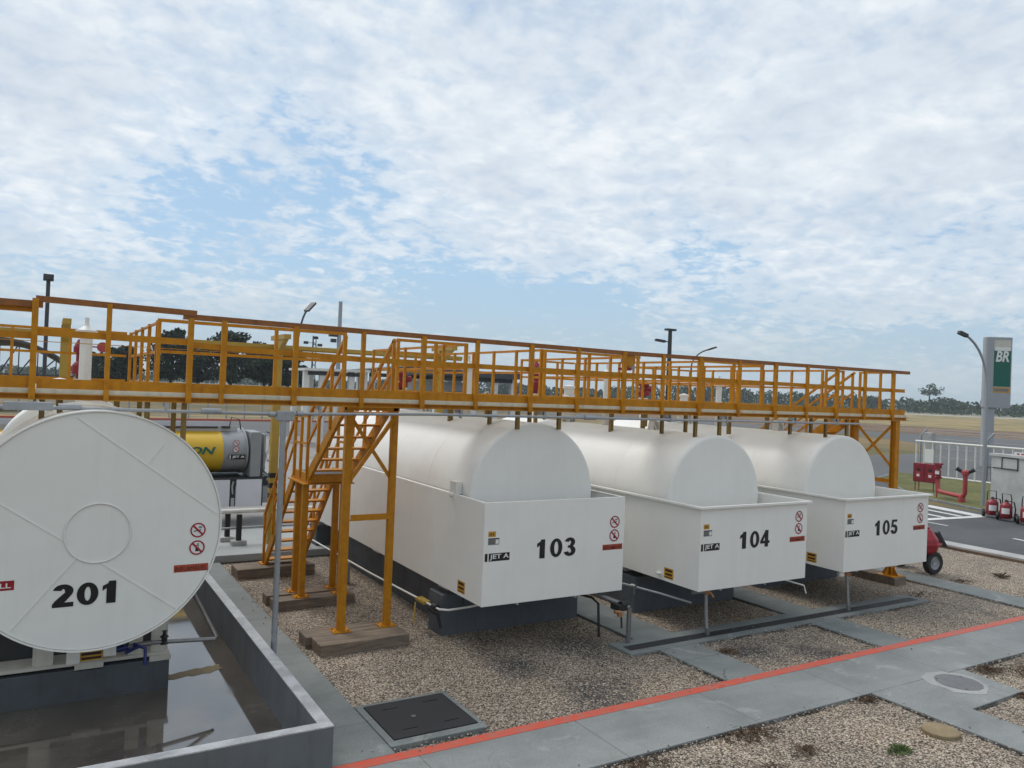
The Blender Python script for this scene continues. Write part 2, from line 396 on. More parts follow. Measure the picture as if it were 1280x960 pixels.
# ------------------------------------------------------------------ camera
YAW, PIT, ROL, FOC, CAMH = radians(31.0), radians(.51), radians(2.31), 975.0, 3.7
def camera():
    cd = bpy.data.cameras.new('camera'); cam = bpy.data.objects.new('camera', cd); COL.objects.link(cam)
    f = V((sin(YAW) * cos(PIT), cos(YAW) * cos(PIT), sin(PIT))); r = V((cos(YAW), -sin(YAW), 0)); d = f.cross(r)
    c, s = cos(ROL), sin(ROL)
    x = c * r - s * d; y = s * r + c * d
    m = Matrix(((x[0], -y[0], -f[0], 0), (x[1], -y[1], -f[1], 0), (x[2], -y[2], -f[2], CAMH), (0, 0, 0, 1)))
    cam.matrix_world = m
    cd.sensor_width = 36; cd.lens = FOC / 1280 * 36; cd.clip_start = .1; cd.clip_end = 12000
    scene.camera = cam
camera()
def bear(px): return 31.0 + math.degrees(math.atan((px - 640) / FOC))      # compass bearing (from +Y) of a picture column
def at(px, depth):
    """ground point in the direction of bearing(px), depth metres along the view axis"""
    b = radians(bear(px)); d = depth / cos(b - YAW)
    return V((d * sin(b), d * cos(b), 0))

# ------------------------------------------------------------------ ground and paving
def sheet(name, pts, mat, z, **kw):
    mb = MB(); mb.poly([(x, y, z) for x, y in pts]); o = mb.build(name, mat, kind='structure'); return o
def rect(x0, x1, y0, y1): return [(x0, y0), (x1, y0), (x1, y1), (x0, y1)]
sheet('ground', rect(-3000, 4000, -1500, 4500), 'field', -.03)
sheet('yard_pavement', rect(-60, 20.7, 19.2, 60), 'yard', -.02)
# gravel as one gently uneven sheet
def gravel():
    mb = MB(); nx, ny = 100, 80; x0, x1, y0, y1 = 2.2, 20.7, -3, 19.3
    vs = []
    for j in range(ny + 1):
        for i in range(nx + 1):
            x = x0 + (x1 - x0) * i / nx; y = y0 + (y1 - y0) * j / ny
            vs.append((x, y, -.012 + .016 * mnoise.noise(V((x * 1.3, y * 1.3, 3)))))
    mb.add(vs, [(j * (nx + 1) + i, j * (nx + 1) + i + 1, (j + 1) * (nx + 1) + i + 1, (j + 1) * (nx + 1) + i) for j in range(ny) for i in range(nx)], 0, True)
    return mb.build('gravel_ground', 'gravel', kind='structure')
gravel()
def slab(name, x0, x1, y0, y1, mat, top=.03, bev=.006):
    mb = MB(); mb.box(x0, x1, y0, y1, -.08, top); return mb.build(name, mat, kind='structure', bevel=bev)
slab('main_path', 2.5, 42, 6.13, 7.24, 'walk', .03)
mb = MB(); mb.box(2.5, 20.6, 7.09, 7.235, .0301, .034)
mb.build('painted_path_line', 'redline', kind='structure')
slab('branch_path', 9.22, 9.93, -3, 6.129, 'walk', .029)
mb = MB(); mb.prism([(9.931, 5.25), (11.2, 5.28), (11.3, 6.129), (9.931, 6.129)], -.08, .027); mb.build('manhole_pavement', 'walk', kind='structure', bevel=.006)
slab('bund_side_path', 2.47, 3.17, 7.25, 16.4, 'strip', .03)
slab('paved_strip_path', 7.82, 8.57, 7.245, 8.56, 'strip', .028)
slab('paved_strip_path', 7.80, 8.58, 9.11, 16.4, 'strip', .028)
slab('paved_strip_path', 11.14, 11.88, 7.245, 8.56, 'strip', .028)
slab('paved_strip_path', 11.20, 11.92, 9.11, 16.4, 'strip', .028)
slab('paved_strip_path', 15.95, 16.72, 7.245, 16.4, 'strip', .028)
mb = MB()           # drain channel surround with a slot down the middle
for a in ((7.3, 14.62, 8.56, 8.70), (7.3, 14.62, 8.90, 9.10), (7.3, 7.4, 8.70, 8.90), (14.45, 14.62, 8.70, 8.90)): mb.box(a[0], a[1], a[2], a[3], -.08, .033)
mb.build('drain_pavement', 'strip', kind='structure', bevel=.005)
# raised apron behind the tanks
mb = MB(); mb.box(2.3, 20.6, 16.42, 19.2, -.05, .15); mb.build('rear_apron_pavement', 'apron', kind='structure', bevel=.01)
# road
sheet('road', rect(21.25, 29.3, -60, 19.0), 'asphalt', -.012)
sheet('road', [(20.7, 19.0), (29.3, 19.0), (37.4, 24.4), (36, 60), (20.7, 60)], 'asphalt', -.008)
mb = MB(); mb.box(20.72, 21.25, -60, 16, -.1, .1); mb.build('road_kerb', 'block', kind='structure', bevel=.015)
mb = MB(); mb.box(20.66, 20.715, -60, 16, -.1, .05); mb.build('painted_kerb_line', 'soil', kind='structure')
mb = MB()
for (a, b_, w) in (((28.9, 17.3), (28.2, 14.8), .55), ((28.2, 14.8), (23.5, 15.2), .3)):
    mb.bar((*a, -.004 - .003 * w), (*b_, -.004 - .003 * w), w, .002)
for k in range(4):
    mb.bar((27.4 - .95 * k, 15.1 , -.0065), (27.9 - .95 * k, 17.2 + .1 * k, -.0065), .22, .002)
mb.bar((24.4, 11.9, -.006), (24.0, 10.2, -.006), .13, .002)
mb.bar((24.9, 15.9, -.006), (24.7, 14.0, -.006), .1, .002)
mb.build('road_marking', 'marking', kind='structure')
# lawn behind the road with a kerb
mb = MB(); mb.prism([(29.45, 14.6), (41, 14.6), (41, 26), (36.5, 24.2), (31.2, 18.9)], -.05, .05); mb.build('lawn', 'lawn', kind='structure')
mb = MB(); mb.bar((29.35, 14.6, -.0), (31.1, 18.95, -.0), .14, .11); mb.bar((31.1, 18.95, 0), (36.5, 24.35, 0), .14, .11); mb.bar((36.5, 24.35, .0), (41, 26.1, 0), .16, .11)
mb.build('lawn_kerb', 'strip', kind='structure')
# airfield beyond the fence
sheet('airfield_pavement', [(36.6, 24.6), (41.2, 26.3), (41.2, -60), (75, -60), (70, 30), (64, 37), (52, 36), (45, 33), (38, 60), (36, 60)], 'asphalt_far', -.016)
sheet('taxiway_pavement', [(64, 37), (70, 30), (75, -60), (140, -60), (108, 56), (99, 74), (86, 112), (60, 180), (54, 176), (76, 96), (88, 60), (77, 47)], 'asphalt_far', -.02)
sheet('soil_ground', [(141, -60), (180, -60), (146, 84), (136, 108), (112, 160), (76, 250), (58, 244), (87, 116), (100, 75), (109, 57)], 'soil', -.018)
sheet('dry_grass_ground', [(181, -60), (460, -60), (420, 210), (330, 260), (190, 380), (90, 420), (77, 252), (113, 161), (137, 109), (147, 85)], 'drygrass', -.022)
sheet('runway_pavement', [(440, 150), (470, 150), (300, 420), (275, 420)], 'marking', -.019)
sheet('far_field_ground', [(475, -60), (900, -60), (900, 500), (400, 900), (0, 1100), (-200, 700), (92, 425), (310, 420), (440, 240)], 'greyfield', -.024)
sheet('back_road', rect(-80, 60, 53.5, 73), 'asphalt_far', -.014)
sheet('verge_ground', rect(-80, 80, 73.6, 84), 'drygrass', -.013)
mb = MB(); mb.box(-80, 60, 73.05, 73.5, -.03, .14); mb.build('red_kerb', 'redline', kind='structure')

# ------------------------------------------------------------------ bund for tank 201
bw = thing('containment_wall', 'low dark grey bund wall with pale top around the flooded pit under tank 201', 'wall', (2.4, 7.14, 0))
mb = MB(); mb.box(-8, 2.46, 7.08, 7.20, -.1, .49); mb.box(2.34, 2.46, 7.20, 18.6, -.1, .49); mb.build('wall_body', 'wallgrey', bw)
mb = MB(); mb.box(-8, 2.462, 7.078, 7.20, .4901, .502); mb.box(2.338, 2.462, 7.20, 18.6, .4901, .502); mb.build('coping', 'coping', bw)
sheet('flooded_pit_water', rect(-8, 2.34, 7.2, 18.6), 'water', .0)
def blob(pts, n=6, amp=.05, seed=1):
    rnd = random.Random(seed); out = []
    for i in range(len(pts)):
        a = V(pts[i]); b = V(pts[(i + 1) % len(pts)])
        for k in range(n):
            p = a.lerp(b, k / n); out.append((p.x + rnd.uniform(-amp, amp), p.y + rnd.uniform(-amp, amp)))
    return out
sheet('dry_pit_ground', blob([(1.42, 10.28), (2.1, 10.38), (2.12, 10.62), (1.42, 10.45)], 8, .035), 'cover_brown', .003)

# ------------------------------------------------------------------ storage tanks
def arc_profile(r, y, kr, inward=1):
    """flat end with a rounded knuckle: from centre out to radius r"""
    pr = [(.001, y), (r - kr, y)]
    for k in range(1, 9):
        a = pi / 2 * k / 8; pr.append((r - kr + kr * sin(a), y + inward * (kr - kr * cos(a))))
    return pr
def shell_mesh(c, r, y0, y1, kr, seg=96):
    mb = MB()
    pr = arc_profile(r, y0, kr) ; pr2 = arc_profile(r, y1, kr, -1)[::-1]
    # flat disc
    mb.add([(c[0] + (r - kr) * cos(2 * pi * k / seg), y0, c[1] + (r - kr) * sin(2 * pi * k / seg)) for k in range(seg)], [tuple(range(seg))], 0)
    ys = [(r, y0 + kr + (y1 - y0 - 2 * kr) * k / 24) for k in range(0, 25)]
    full = pr[1:] + ys[1:] + pr2[:-1][1:]
    mb.lathe(full, (c[0], 0, c[1]), 'Y', seg, 0, sharp=False)
    # weld beads round the barrel, 1.5 m courses
    y = y0 + 1.45
    while y < y1 - .4:
        mb.lathe([(r - .002, y - .011), (r + .0035, y - .005), (r + .0035, y + .005), (r - .002, y + .011)], (c[0], 0, c[1]), 'Y', seg, 0, sharp=False)
        y += 1.5
    return mb
def vent_pipe(parent, x, y, z0, z1, r=.068):
    mb = MB(); mb.lathe([(r, z0), (r, z1 - .1)], (x, y, 0), 'Z', 20)
    o = mb.build('vent_pipe', 'white_old', parent)
    mb = MB(); mb.lathe([(.001, z1 - .13), (r * 1.75, z1 - .13), (r * 1.75, z1 - .085), (r * 1.35, z1 - .075), (r * .5, z1 - .02), (r * .35, z1 + .02), (r * .35, z1 + .1), (.001, z1 + .1)], (x, y, 0), 'Z', 20)
    mb.build('vent_cap', 'white_old', o)
def relief_valve(parent, x, y, z0, z1, mat='redpaint', s=1.0):
    h = z1 - z0
    mb = MB(); mb.lathe([(.06 * s, z0), (.06 * s, z0 + .1 * h), (.15 * s, z0 + .12 * h), (.15 * s, z0 + .34 * h), (.11 * s, z0 + .40 * h), (.07 * s, z0 + .44 * h), (.07 * s, z0 + .64 * h), (.135 * s, z0 + .68 * h), (.135 * s, z0 + .80 * h), (.09 * s, z0 + .9 * h), (.04 * s, z1), (.001, z1)], (x, y, 0), 'Z', 18)
    mb.lathe([(.001, 0), (.08 * s, 0), (.08 * s, .2 * s), (.001, .2 * s)], (x + .02, y, z0 + .5 * h), 'X', 12)
    o = mb.build('relief_valve', mat, parent)
    mb = MB(); mb.lathe([(.001, z0 - .06), (.11 * s, z0 - .06), (.11 * s, z0 - .001), (.001, z0 - .001)], (x, y, 0), 'Z', 16)
    mb.lathe([(.055 * s, z0 - .6), (.055 * s, z0 - .06)], (x, y, 0), 'Z', 12)
    mb.build('valve_flange', 'white_old', o)
def vent_pot(parent, x, y, z0, z1, r=.14):
    mb = MB(); mb.lathe([(r * 1.25, z0 - .5), (r * 1.25, z0), (r * .8, z0 + .02), (r * .8, z1 - .06), (r, z1 - .05), (r, z1), (.001, z1 + .03)], (x, y, 0), 'Z', 16)
    for k in range(6):
        a = k * pi / 3; mb.lathe([(.001, z0), (.016, z0), (.016, z0 + .05), (.001, z0 + .05)], (x + r * 1.1 * cos(a), y + r * 1.1 * sin(a), 0), 'Z', 6)
    mb.build('vent_pot', 'white_old', parent)
def lifting_lug(parent, x, y, zt, h=.3, w=.24):
    mb = MB()
    mb.add([(x - w / 2, y - .02, zt - h), (x + w / 2, y - .02, zt - h), (x + w * .28, y - .02, zt), (x - w * .28, y - .02, zt),
            (x - w / 2, y + .02, zt - h), (x + w / 2, y + .02, zt - h), (x + w * .28, y + .02, zt), (x - w * .28, y + .02, zt)],
           [(0, 1, 2, 3), (5, 4, 7, 6), (0, 4, 5, 1), (3, 2, 6, 7), (1, 5, 6, 2), (4, 0, 3, 7)], 0)
    mb.add([(x - .02, y - .16, zt - h), (x + .02, y - .16, zt - h), (x + .02, y - .02, zt - .03), (x - .02, y - .02, zt - .03)], [(0, 1, 2, 3)], 0)
    mb.box(x - .09, x - .06, y - .12, y - .02, zt - h, zt - .06); mb.box(x + .06, x + .09, y - .12, y - .02, zt - h, zt - .06)
    mb.build('lifting_lug', 'white_old', parent, bevel=.004)

def jet_tank(num, x0, x1, yf, z0, z1, cx, cz, r, ty, yb, rim):
    lab = {'103': 'white horizontal tank numbered 103 in an open topped steel containment box',
           '104': 'white horizontal tank numbered 104 in a rimmed steel containment box',
           '105': 'white horizontal tank numbered 105 in a rimmed steel containment box'}[num]
    t = thing('storage_tank', lab, 'fuel tank', (cx, yf, 0), 'white fuel tanks with containment boxes')
    sh = shell_mesh((cx, cz), r, ty, yb - .5, .05).build('tank_shell', 'white', t)
    lifting_lug(t, cx, 11.4 if num != '103' else 12.6, cz + r + .22); lifting_lug(t, cx, 14.15, cz + r + .22)
    mb = MB()      # containment box: four plates and a floor
    w = .012
    mb.box(x0, x1, yf, yf + w, z0, z1); mb.box(x0, x1, yb - w, yb, z0, z1)
    mb.box(x0, x0 + w, yf + w, yb - w, z0, z1); mb.box(x1 - w, x1, yf + w, yb - w, z0, z1)
    mb.box(x0 + w, x1 - w, yf + w, yb - w, z0, z0 + w)
    bx = mb.build('containment_box', 'white', t, bevel=.003)
    mb = MB()
    if rim:        # outward flange with a folded edge
        q = .055
        for a in ((x0 - q, x1 + q, yf - q, yf + .002), (x0 - q, x1 + q, yb - .002, yb + q), (x0 - q, x0 + .002, yf + .002, yb - .002), (x1 - .002, x1 + q, yf + .002, yb - .002)):
            mb.box(*a, z1 + .0005, z1 + .012)
        mb.box(x0 - q, x1 + q, yf - q - .004, yf - q, z1 - .022, z1 + .0125)
        mb.box(x0 - q - .004, x0 - q, yf - q, yb + q, z1 - .022, z1 + .0125); mb.box(x1 + q, x1 + q + .004, yf - q, yb + q, z1 - .022, z1 + .0125)
    else:          # inward lip
        q = .05
        for a in ((x0 + .001, x1 - .001, yf + .001, yf + q), (x0 + .001, x1 - .001, yb - q, yb - .001), (x0 + .001, x0 + q, yf + q, yb - q), (x1 - q, x1 - .001, yf + q, yb - q)):
            mb.box(*a, z1 + .0005, z1 + .01)
    mb.build('box_rim', 'white', bx, bevel=.003)
    for fx in (.30, .72):      # stiffeners under the box and saddles under the tank
        X = x0 + (x1 - x0) * fx; MB().box(X, X + .02, yf + .25, yf + .9, z0 - .11, z0).build('floor_stiffener', 'white_old', t)
    for Y in (10.75, 13.6, yb - .6):
        for X in (x0 + .17, x1 - .47): MB().box(X, X + .3, Y, Y + .3, .60, z0 - .0005).build('saddle_block', 'white_old', t)
    for Y in (ty + 1.0, yb - 1.7): MB().box(cx - .85, cx + .85, Y, Y + .2, z0 + w, cz - .35).build('tank_saddle', 'white', t)
    y = yf - .001
    mb = MB(); digits_into(mb, num, x0 + .855, x0 + 1.56, z0 + .60, z0 + .872, y - .002, 0, .026); mb.build('number_marking', 'sign_black', t)
    for nm, ic, dz in (('no_smoking_sign', 'smoke', 1.057), ('no_phone_sign', 'phone', .852)):
        mb = MB(); ring_sign(mb, x0 + 2.27, z0 + dz, .092, y, ic); mb.build(nm, ['sign_white', 'sign_red', 'sign_black'], t)
    mb = MB(); plate(mb, x0 + 2.055, x0 + 2.435, z0 + .635, z0 + .72, y - .001, 0); text_into(mb, 'INFLAMÁVEL', x0 + 2.068, x0 + 2.422, z0 + .643, z0 + .714, y - .003, 1, bold=.006); mb.build('flammable_sign', ['sign_rust', 'sign_darkred'], t)
    mb = MB(); plate(mb, x0 + .085, x0 + .42, z0 + .62, z0 + .73, y - .001, 0); plate(mb, x0 + .023, x0 + .066, z0 + .62, z0 + .73, y - .001, 0); text_into(mb, 'JET A', x0 + .10, x0 + .408, z0 + .634, z0 + .717, y - .003, 1, bold=.02); mb.build('product_sign', ['sign_black', 'sign_white'], t)
    mb = MB(); plate(mb, x0 + .066, x0 + .185, z0 + .958, z0 + 1.034, y - .001, 0)
    for k in range(3): plate(mb, x0 + .085 + .028 * k, x0 + .098 + .028 * k, z0 + .975, z0 + 1.012, y - .003, 1)
    mb.build('yellow_notice', ['sign_yellow', 'sign_darkred'], t)
    mb = MB(); plate(mb, x0 + .066, x0 + .244, z0 + .848, z0 + .941, y - .001, 0)
    plate(mb, x0 + .185, x0 + .235, z0 + .86, z0 + .92, y - .003, 1); plate(mb, x0 + .07, x0 + .24, z0 + .926, z0 + .94, y - .003, 2)
    for k in range(3): plate(mb, x0 + .078, x0 + .165, z0 + .862 + .02 * k, z0 + .867 + .02 * k, y - .003, 2)
    mb.build('data_plate', ['sign_grey', 'sign_white', 'dark'], t)
    # yellow warning sticker on the long side, near the bottom front
    ys, zs = (9.85, 10.08) if num == '103' else (9.34, 9.56), z0 + .05
    mb = MB(); X = x0 - .001
    mb.add([(X, ys[0], zs), (X, ys[1], zs), (X, ys[1], zs + .17), (X, ys[0], zs + .17)], [(0, 3, 2, 1)], 0)
    for k, (a, b_) in enumerate(((.015, .03), (.055, .085), (.115, .15))):
        mb.add([(X - .002, ys[0] + .03, zs + a), (X - .002, ys[1] - .03, zs + a), (X - .002, ys[1] - .03, zs + b_), (X - .002, ys[0] + .03, zs + b_)], [(0, 3, 2, 1)], 1)
    mb.build('side_notice', ['sign_yellow', 'sign_darkred'], t)
    mb = MB()
    if num == '103':
        mb.box(x0 + .0, x0 + .10, 10.25, 10.45, z1 + .011, z1 + .19); mb.lathe([(.001, 0), (.035, 0), (.035, .05), (.001, .05)], (x0 - .05, 10.36, z1 - .01), 'X', 12)
    else: mb.box(x0 - .05, x0 - .0005, 9.62, 9.72, z0 + .09, z0 + .11)
    mb.build('side_fitting', 'white_old', t)
    return t
t103 = jet_tank('103', 5.27, 7.73, 9.35, .715, 2.135, 6.48, 2.12, 1.105, 10.0, 17.2, False)
t104 = jet_tank('104', 8.77, 11.25, 8.78, .72, 2.02, 10.02, 2.0, 1.075, 9.7, 17.0, True)
t105 = jet_tank('105', 12.27, 14.80, 8.78, .72, 2.02, 13.50, 2.0, 1.085, 9.75, 17.0, True)
vent_pipe(t103, 6.48, 12.3, 3.2, 4.2); relief_valve(t103, 6.48, 15.3, 3.63, 4.09, s=.9)
vent_pipe(t104, 10.02, 12.86, 3.05, 4.24); relief_valve(t104, 10.02, 15.6, 3.66, 4.42); vent_pot(t104, 10.02, 14.2, 3.63, 3.86)
vent_pipe(t105, 13.5, 13.1, 3.05, 4.14); relief_valve(t105, 13.5, 15.78, 3.66, 4.13, s=1.2); vent_pot(t105, 13.5, 14.25, 3.58, 3.78, .12)

# tank 201
t = thing('storage_tank', 'white bare horizontal tank numbered 201 standing above the flooded pit', 'fuel tank', (.52, 9.1, 0))
cx, cz, R, yf = .525, 2.085, 1.228, 9.1
sh = shell_mesh((cx, cz), R, yf, 16.5, .014).build('tank_shell', 'white', t)
mb = MB()
mb.lathe([(.298, -.004), (.298, -.013), (.312, -.013), (.312, -.004)], (.548, yf, 2.06), 'Y', 48, 0, sharp=False)
mb.lathe([(R - .002, -.002), (R - .002, -.016), (R + .013, -.016), (R + .013, .03)], (cx, yf, cz), 'Y', 96, 0)
for a, b_ in (((.309, 3.258), (1.742, 2.185)), ((-.66, 2.64), (.267, 1.981)), ((.366, 1.819), (-.186, 1.137)), ((.594, 1.744), (1.332, 1.195)), ((1.139, 2.98), (.991, 2.767))):
    mb.bar((a[0], yf - .004, a[1]), (b_[0], yf - .004, b_[1]), .010, .006, 0, up=(0, 1, 0))
mb.build('end_seam', 'white', t)
y = yf - .001
mb = MB(); digits_into(mb, '201', .158, .80, 1.325, 1.556, y - .002, 0, .04); mb.build('number_marking', 'sign_black', t)
mb = MB(); ring_sign(mb, 1.522, 2.035, .08, y, 'smoke'); mb.build('no_smoking_sign', ['sign_white', 'sign_red', 'sign_black'], t)
mb = MB(); ring_sign(mb, 1.519, 1.843, .08, y, 'phone'); mb.build('no_phone_sign', ['sign_white', 'sign_red', 'sign_black'], t)
mb = MB(); plate(mb, 1.292, 1.644, 1.585, 1.665, y - .001, 0); text_into(mb, 'INFLAMÁVEL', 1.305, 1.632, 1.594, 1.658, y - .003, 1, bold=.0); mb.build('flammable_sign', ['sign_rust', 'sign_darkred'], t)
mb = MB(); plate(mb, -.50, -.165, 1.54, 1.635, y - .001, 0); text_into(mb, '100 LL', -.455, -.19, 1.562, 1.612, y - .003, 1, bold=.02); mb.build('product_sign', ['red', 'sign_white'], t)
mb = MB()      # saddles: cream plates on a flat foot
for X, w in ((-.62, .22), (.02, .20), (.98, .15), (1.22, .18)):
    mb.box(X, X + w, 10.1, 10.12, .43, 1.35)
mb.box(-.75, 1.42, 10.06, 10.42, .395, .43)
mb.box(.43, .72, 10.03, 10.06, .34, .425); mb.box(1.2, 1.43, 10.0, 10.06, .35, .41); mb.box(-.75, -.35, 10.0, 10.06, .35, .41)
mb.build('tank_saddle', 'cream', t)
mb = MB(); mb.box(-.65, 1.40, 15.2, 15.6, .36, 1.2); mb.build('tank_saddle', 'cream', t)
mb = MB(); mb.box(-.66, 1.41, 10.44, 10.46, .37, 1.25); mb.build('saddle_web', 'dark', t)
mb = MB(); mb.box(.455, .675, 9.55, 9.56, .60, .74, 0)
plate(mb, .47, .66, .615, .64, 9.548, 1); plate(mb, .47, .66, .66, .69, 9.548, 1); mb.box(.33, .454, 9.5, 9.56, .60, .74, 2); mb.box(.676, .80, 9.5, 9.56, .64, .76, 2)
mb.build('yellow_notice', ['sign_yellow', 'sign_darkred', 'white_old'], t)
vent_pipe(t, .52, 13.0, 3.28, 4.42, .082)
relief_valve(t, .46, 13.6, 3.62, 4.22, s=.62)
mb = MB(); mb.lathe([(.001, -.02), (.075, -.02), (.075, .02), (.001, .02)], (.735, 13.0, 4.1), 'Y', 20); mb.tube([(.55, 13.0, 4.1), (.735, 13.02, 4.1)], .012, 6); mb.build('gauge_disc', 'redfade', t); vent_pot(t, .2, 12.6, 3.42, 3.60, .16)
mb = MB(); mb.tube([(1.2, 9.85, .62), (1.9, 9.9, .56), (1.93, 9.95, .57), (1.75, 10.45, .95), (1.66, 10.6, 1.12)], .024, 10)
mb.tube([(.5, 9.85, .58), (1.2, 9.85, .62)], .03, 10)
dp = mb.build('drain_pipe', 'steel', t)
mb = MB(); mb.tube([(.45, 9.83, .56), (.95, 9.83, .61)], .035, 10); mb.tube([(1.0, 9.8, .64), (1.12, 9.74, .60), (1.12, 9.72, .42)], .022, 8); mb.tube([(.92, 9.78, .56), (1.05, 9.74, .63)], .02, 8); mb.build('valve_handle', 'blue', dp)
mb = MB(); mb.lathe([(.001, -.05), (.05, -.05), (.03, -.02), (.03, .02), (.05, .03), (.02, .06), (.02, .09), (.035, .1), (.001, .1)], (1.33, 9.85, .64), 'Z', 14); mb.build('valve_body', 'black', dp); mb = MB(); mb.lathe([(.001, -.06), (.06, -.06), (.05, .05), (.03, .09), (.05, .1), (.001, .13)], (.9, 9.85, .70), 'Z', 14); mb.build('valve_body', 'black', dp)

# plinths
def plinth(label, x0, x1, y0, y1, zt, inset=.3):
    p = thing('concrete_plinth', label, 'plinth', ((x0 + x1) / 2, y0, 0), 'grey tank plinths')
    mb = MB(); mb.box(x0, x1, y0, y0 + .45, -.1, zt); mb.build('end_pier', 'plinth', p, bevel=.008)
    mb = MB(); mb.box(x0 + inset, x1 - inset, y0 + .45, y1 - .45, -.1, zt - .02); mb.build('long_wall', 'plinth', p, bevel=.008)
    mb = MB(); mb.box(x0, x1, y1 - .45, y1, -.1, zt); mb.build('end_pier', 'plinth', p, bevel=.008)
plinth('dark grey concrete plinth under tank 103', 5.24, 7.75, 10.5, 17.2, .60)
plinth('dark grey concrete plinth under tank 104', 8.80, 11.2, 10.3, 17.0, .60, .05)
plinth('dark grey concrete plinth under tank 105', 12.35, 14.75, 10.7, 17.0, .60, .1)
plinth('dark grey concrete plinth standing in water under tank 201', -1.2, 1.42, 10.03, 16.0, .36, .15)

# ------------------------------------------------------------------ elevated walkway
def angle_post(p, x, y, z0, z1, w=.065, mat='orange'):
    mb = MB(); mb.angle((x, y, z0), (x, y, z1), w, .009, 0, up=(0, 1, 0))
    if w > .05:
        for z in (3.44, 3.56, 3.60): mb.lathe([(.009, -w / 2 - .012), (.009, -w / 2 + .01)], (x, y, z), 'Y', 6); mb.lathe([(.001, -w / 2 - .012), (.009, -w / 2 - .012)], (x, y, z), 'Y', 6)
    mb.build('post', mat, p)
def rail_run(p, a, b, xs, zt=4.43, zm=4.05, mat='orange', top='orange', toe=True, z0=3.50, w=.042):
    """guard rail from a to b with posts at fractions xs"""
    a = V((*a, 0)); b = V((*b, 0))
    Z = lambda q, z: (q.x, q.y, z)
    mb = MB(); mb.angle(Z(a, zt - .025), Z(b, zt - .025), w, .008); mb.build('top_rail', top, p)
    mb = MB(); mb.angle(Z(a, zm - .025), Z(b, zm - .025), w * .95, .008); mb.build('mid_rail', mat, p)
    if toe:
        mb = MB(); mb.bar(Z(a, 3.575), Z(b, 3.575), .008, .11); mb.build('toe_board', mat, p)
    for f in xs:
        q = a.lerp(b, f); angle_post(p, q.x, q.y, z0, zt - .005, .044)
wk = thing('elevated_walkway', 'long orange steel walkway with guard rails crossing over all four white tanks', 'walkway', (7, 10.4, 0))
mb = MB()
YN, YF = 9.87, 10.9
mb.box(-4, 15.72, YN, YN + .008, 3.415, 3.468); mb.box(-4, 15.72, YN - .045, YN, 3.405, 3.415); mb.box(-4, 15.72, YN - .045, YN, 3.458, 3.4675)
mb.build('edge_beam', 'orange', wk)
mb = MB(); mb.box(-4, 15.72, YF - .008, YF, 3.41, 3.487); mb.box(-4, 15.72, YF, YF + .04, 3.405, 3.414); mb.build('edge_beam', 'orange', wk)
mb = MB()
k = -3.8
while k < 15.7: mb.box(k, k + .05, YN + .008, YF - .008, 3.42, 3.485); k += .88
mb.box(15.65, 15.72, YN + .008, YF - .008, 3.40, 3.487)
mb.build('cross_beam', 'orange', wk)
def grating(name, x0, x1, y0, y1, parent, mat='cream', z=3.488, step=.06):
    mb = MB(); n = int((y1 - y0) / step)
    for i in range(n + 1):
        y = y0 + (y1 - y0) * i / n; mb.box(x0, x1, y - .012, y + .012, z, z + .024)
    m = int((x1 - x0) / .3)
    for i in range(m + 1):
        x = x0 + (x1 - x0) * i / m; mb.box(x - .008, x + .008, y0, y1, z - .002, z + .018)
    mb.box(x0, x1, y0 - .012, y0 - .002, z - .0005, z + .028); mb.box(x0, x1, y1 + .002, y1 + .012, z - .0005, z + .028)
    return mb.build(name, mat, parent)
grating('deck_grating', -4, 15.7, YN + .01, YF - .02, wk)
mb = MB(); mb.box(-4, 15.7, YN - .016, YN - .004, 3.470, 3.519); mb.build('lit_edge_strip', 'edge', wk)  # bright strip standing in for light caught on the grating edge
# near guard rail, three runs of slightly different height
mb = MB(); mb.angle((-4, YN, 4.42), (-.03, YN, 4.43), .07, .008); mb.build('top_rail', 'rail_brown', wk)
mb = MB(); mb.angle((-4, YN + .05, 4.36), (-.1, YN + .05, 4.37), .05, .008); mb.build('top_rail', 'orange', wk)
mb = MB(); mb.angle((-.1, YN - .01, 4.49), (1.53, YN - .01, 4.465), .065, .009); mb.build('top_rail', 'rail_brown', wk)
mb = MB(); mb.angle((1.38, YN, 4.42), (8, YN, 4.385), .065, .009); mb.angle((8, YN, 4.385), (15.75, YN, 4.42), .065, .009); mb.build('top_rail', 'rail_brown', wk)
mb = MB(); mb.bar((-4, YN - .005, 4.09), (-.1, YN - .005, 4.09), .01, .075); mb.bar((-.1, YN - .005, 4.13), (1.45, YN - .005, 4.12), .01, .075); mb.bar((1.45, YN - .005, 4.09), (3.6, YN - .005, 4.035), .01, .072); mb.bar((3.6, YN - .005, 4.035), (15.62, YN - .005, 4.03), .01, .07); mb.box(-4, 15.62, YN - .002, YN + .045, 4.03, 4.036); mb.build('mid_rail', 'orange', wk)
mb = MB(); mb.box(-4, -.1, YN - .008, YN - .002, 3.522, 3.645); mb.box(-.06, 15.64, YN - .008, YN - .002, 3.522, 3.632); mb.build('toe_board', 'orange', wk)
for i, x in enumerate((-3.6, -2.7, -1.8, -.95, -.10, .61, 1.47, 1.84, 2.71, 3.60, 4.47, 5.31, 6.23, 7.09, 8.0, 8.83, 9.67, 10.63, 11.57, 12.46, 13.34, 14.22, 15.16)):
    angle_post(wk, x, YN - .04, 3.40, 4.49 if x in (.61, -.10) else 4.40, .062 if i % 2 == 0 else .052)
